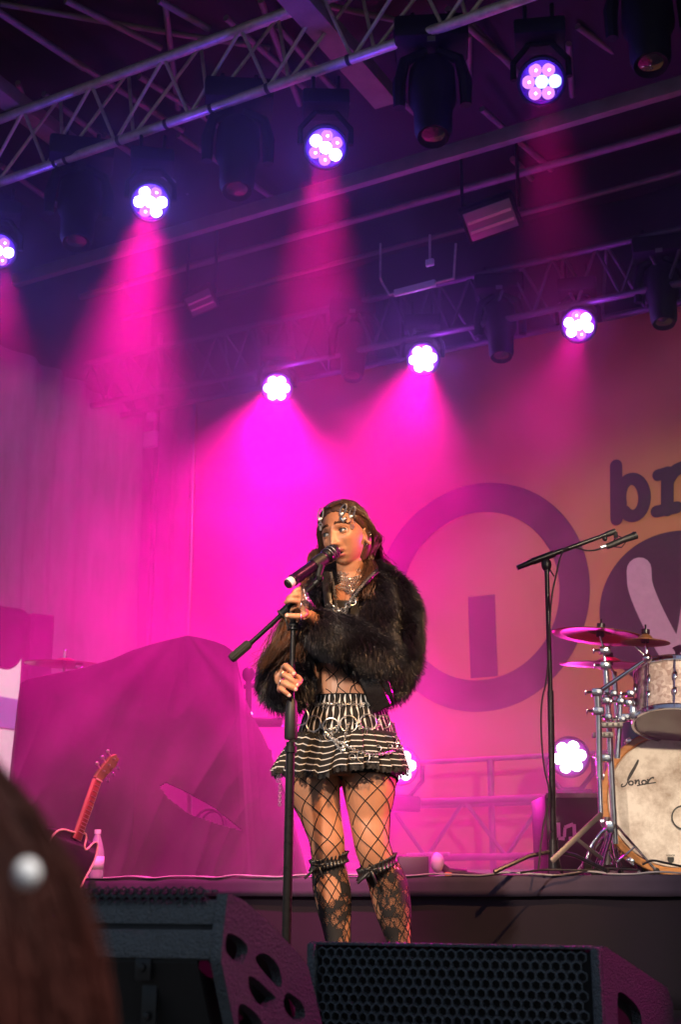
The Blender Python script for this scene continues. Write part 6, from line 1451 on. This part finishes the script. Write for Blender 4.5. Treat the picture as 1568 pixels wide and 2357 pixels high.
ho = remeshed(lb, 'body', .005, skin, ls)
m_lh = mat('dark_red_hair', (.06, .012, .008), .6, spec=.2, nscale=14, namt=.7)
hb = MB(); 
for s_, o in ((.081, 0),): hb.grid(lambda a, c: LP(math.cos(2 * PI * a) * (.096 + .016 * c) * math.sin(min(PI / 2, .1 + c * 3)), -.012 + math.sin(2 * PI * a) * .112 * math.sin(min(PI / 2, .1 + c * 3)) - .012, .128 - .42 * c ** 1.15), 48, 40, True)
hb.f = [f for f in hb.f if not (sum(hb.v[k].y for k in f) / 4 > hd.y + .05 and sum(hb.v[k].z for k in f) / 4 < hd.z + .06)]; hb.m = [0] * len(hb.f)
lh = hb.build('hair', m_lh, ls, solid=.006); SH = []
for k in range(2600):
    a = random.uniform(0, 2 * PI)
    if math.sin(a) > .5: a = -a
    rr = random.uniform(.9, 1.16); pts = []; w0 = random.uniform(0, 6)
    for j in range(14):
        c = j / 13; tt = math.sin(min(PI / 2, .1 + c * 3)); ww = .006 * math.sin(c * 14 + w0) * c
        pts.append(np.array(LP(math.cos(a + ww * 3) * (.098 + .020 * c) * tt * rr + ww, -.024 + math.sin(a) * .115 * tt * rr, .132 - (.40 + .06 * math.sin(w0)) * c ** 1.15)))
    SH.append(pts)
strands('hair_strands', np.array(SH), np.linspace(.0008, .0004, 14), m_lh, lh)
bead = atY(62, 2010, YL - .11); MB().ell(bead, (.0045, .0045, .0050), n=16, m=12).build('hair_bead', M['white'], ls)
shb = MB(); loft(shb, [(LP(0, 0, -.84), .175, .125), (LP(0, 0, -.62), .145, .105), (LP(0, 0, -.44), .18, .115), (LP(0, 0, -.31), .205, .118), (LP(0, 0, -.245), .17, .10), (LP(0, 0, -.21), .10, .085)], 28); shb.f = shb.f[:-2]; shb.m = shb.m[:-2]
shb.build('shirt', mat('dark_shirt', (.03, .02, .022), .85, nscale=20), ls, solid=.004)
for s in (-1, 1):
    q = MB(); loft(q, [(LP(s * .17, 0, -.25), .062, .062), (LP(s * .215, .0, -.40), .054, .056), (LP(s * .221, .02, -.52), .050, .05)], 18); q.f = q.f[:-2]; q.m = q.m[:-2]; q.build('sleeve', mat('dark_sleeve', (.03, .02, .022), .85), ls, solid=.003)
    q = MB(); loft(q, [(LP(s * .085, 0, -.80), .095, .115), (LP(s * .09, 0, -1.0), .085, .095), (LP(s * .09, .0, -1.2), .065, .07), (LP(s * .09, -.01, -1.4), .06, .065), (LP(s * .09, 0, -1.6), .05, .055)], 20); q.build('trouser_leg', mat('dark_denim', (.02, .025, .04), .85), ls)
    q = MB(); loft(q, [(LP(s * .09, .0, -1.565), .045, .05), (LP(s * .09, .02, -1.60), .05, .10), (LP(s * .09, .03, -1.645), .05, .125)], 20); q.build('shoe', M['white'], ls)
# ================================================================== stage smoke
def smoke_box(v0, v1):
    m = MB(); m.box(st(-1.15, (v0 + v1) / 2, 2.6), (11.3, v1 - v0, 4.3), (W, D, UP)); return m
hm = bpy.data.materials.new('smoke'); hm.use_nodes = True; t = hm.node_tree
for n in list(t.nodes): t.nodes.remove(n)
pv = t.nodes.new('ShaderNodeVolumePrincipled'); pv.inputs['Color'].default_value = (.95, .95, .95, 1); pv.inputs['Density'].default_value = SMOKE
pv.inputs['Anisotropy'].default_value = .15
tcs = t.nodes.new('ShaderNodeTexCoord')
def dotn(vec, lo, hi, a, b_):
    d_ = t.nodes.new('ShaderNodeVectorMath'); d_.operation = 'DOT_PRODUCT'; d_.inputs[1].default_value = vec; t.links.new(tcs.outputs['Object'], d_.inputs[0])
    r_ = t.nodes.new('ShaderNodeMapRange'); r_.interpolation_type = 'SMOOTHSTEP'; r_.inputs[1].default_value = lo; r_.inputs[2].default_value = hi; r_.inputs[3].default_value = a; r_.inputs[4].default_value = b_
    t.links.new(d_.outputs['Value'], r_.inputs[0]); return r_.outputs[0]
def mul(a, b_):
    m_ = t.nodes.new('ShaderNodeMath'); m_.operation = 'MULTIPLY'
    for k_, q_ in enumerate((a, b_)):
        if isinstance(q_, float): m_.inputs[k_].default_value = q_
        else: t.links.new(q_, m_.inputs[k_])
    return m_.outputs[0]
ns_ = t.nodes.new('ShaderNodeTexNoise'); ns_.inputs['Scale'].default_value = 1.3; ns_.inputs['Detail'].default_value = 3; ns_.inputs['Distortion'].default_value = 1.2
t.links.new(tcs.outputs['Object'], ns_.inputs[0])
nr_ = t.nodes.new('ShaderNodeMapRange'); nr_.inputs[1].default_value = .3; nr_.inputs[2].default_value = .7; nr_.inputs[3].default_value = .08; nr_.inputs[4].default_value = 2.1; t.links.new(ns_.outputs[0], nr_.inputs[0])
dens_ = mul(mul(mul(mul(dotn((0, 0, 1), .3, 2.0, 1.9, 1.0), dotn(tuple(W), -3.9, -2.0, 1.0, .12)), dotn((0, 0, 1), 3.6, 4.7, 1.0, .35)), mul(nr_.outputs[0], dotn(tuple(D), 4.05, 5.2, .25, 1.0))), SMOKE)
t.links.new(dens_, pv.inputs['Density'])
oo = t.nodes.new('ShaderNodeOutputMaterial'); t.links.new(pv.outputs[0], oo.inputs['Volume'])
tag(smoke_box(4.05, 8.6).build('smoke', hm, smooth=False), kind='stuff')
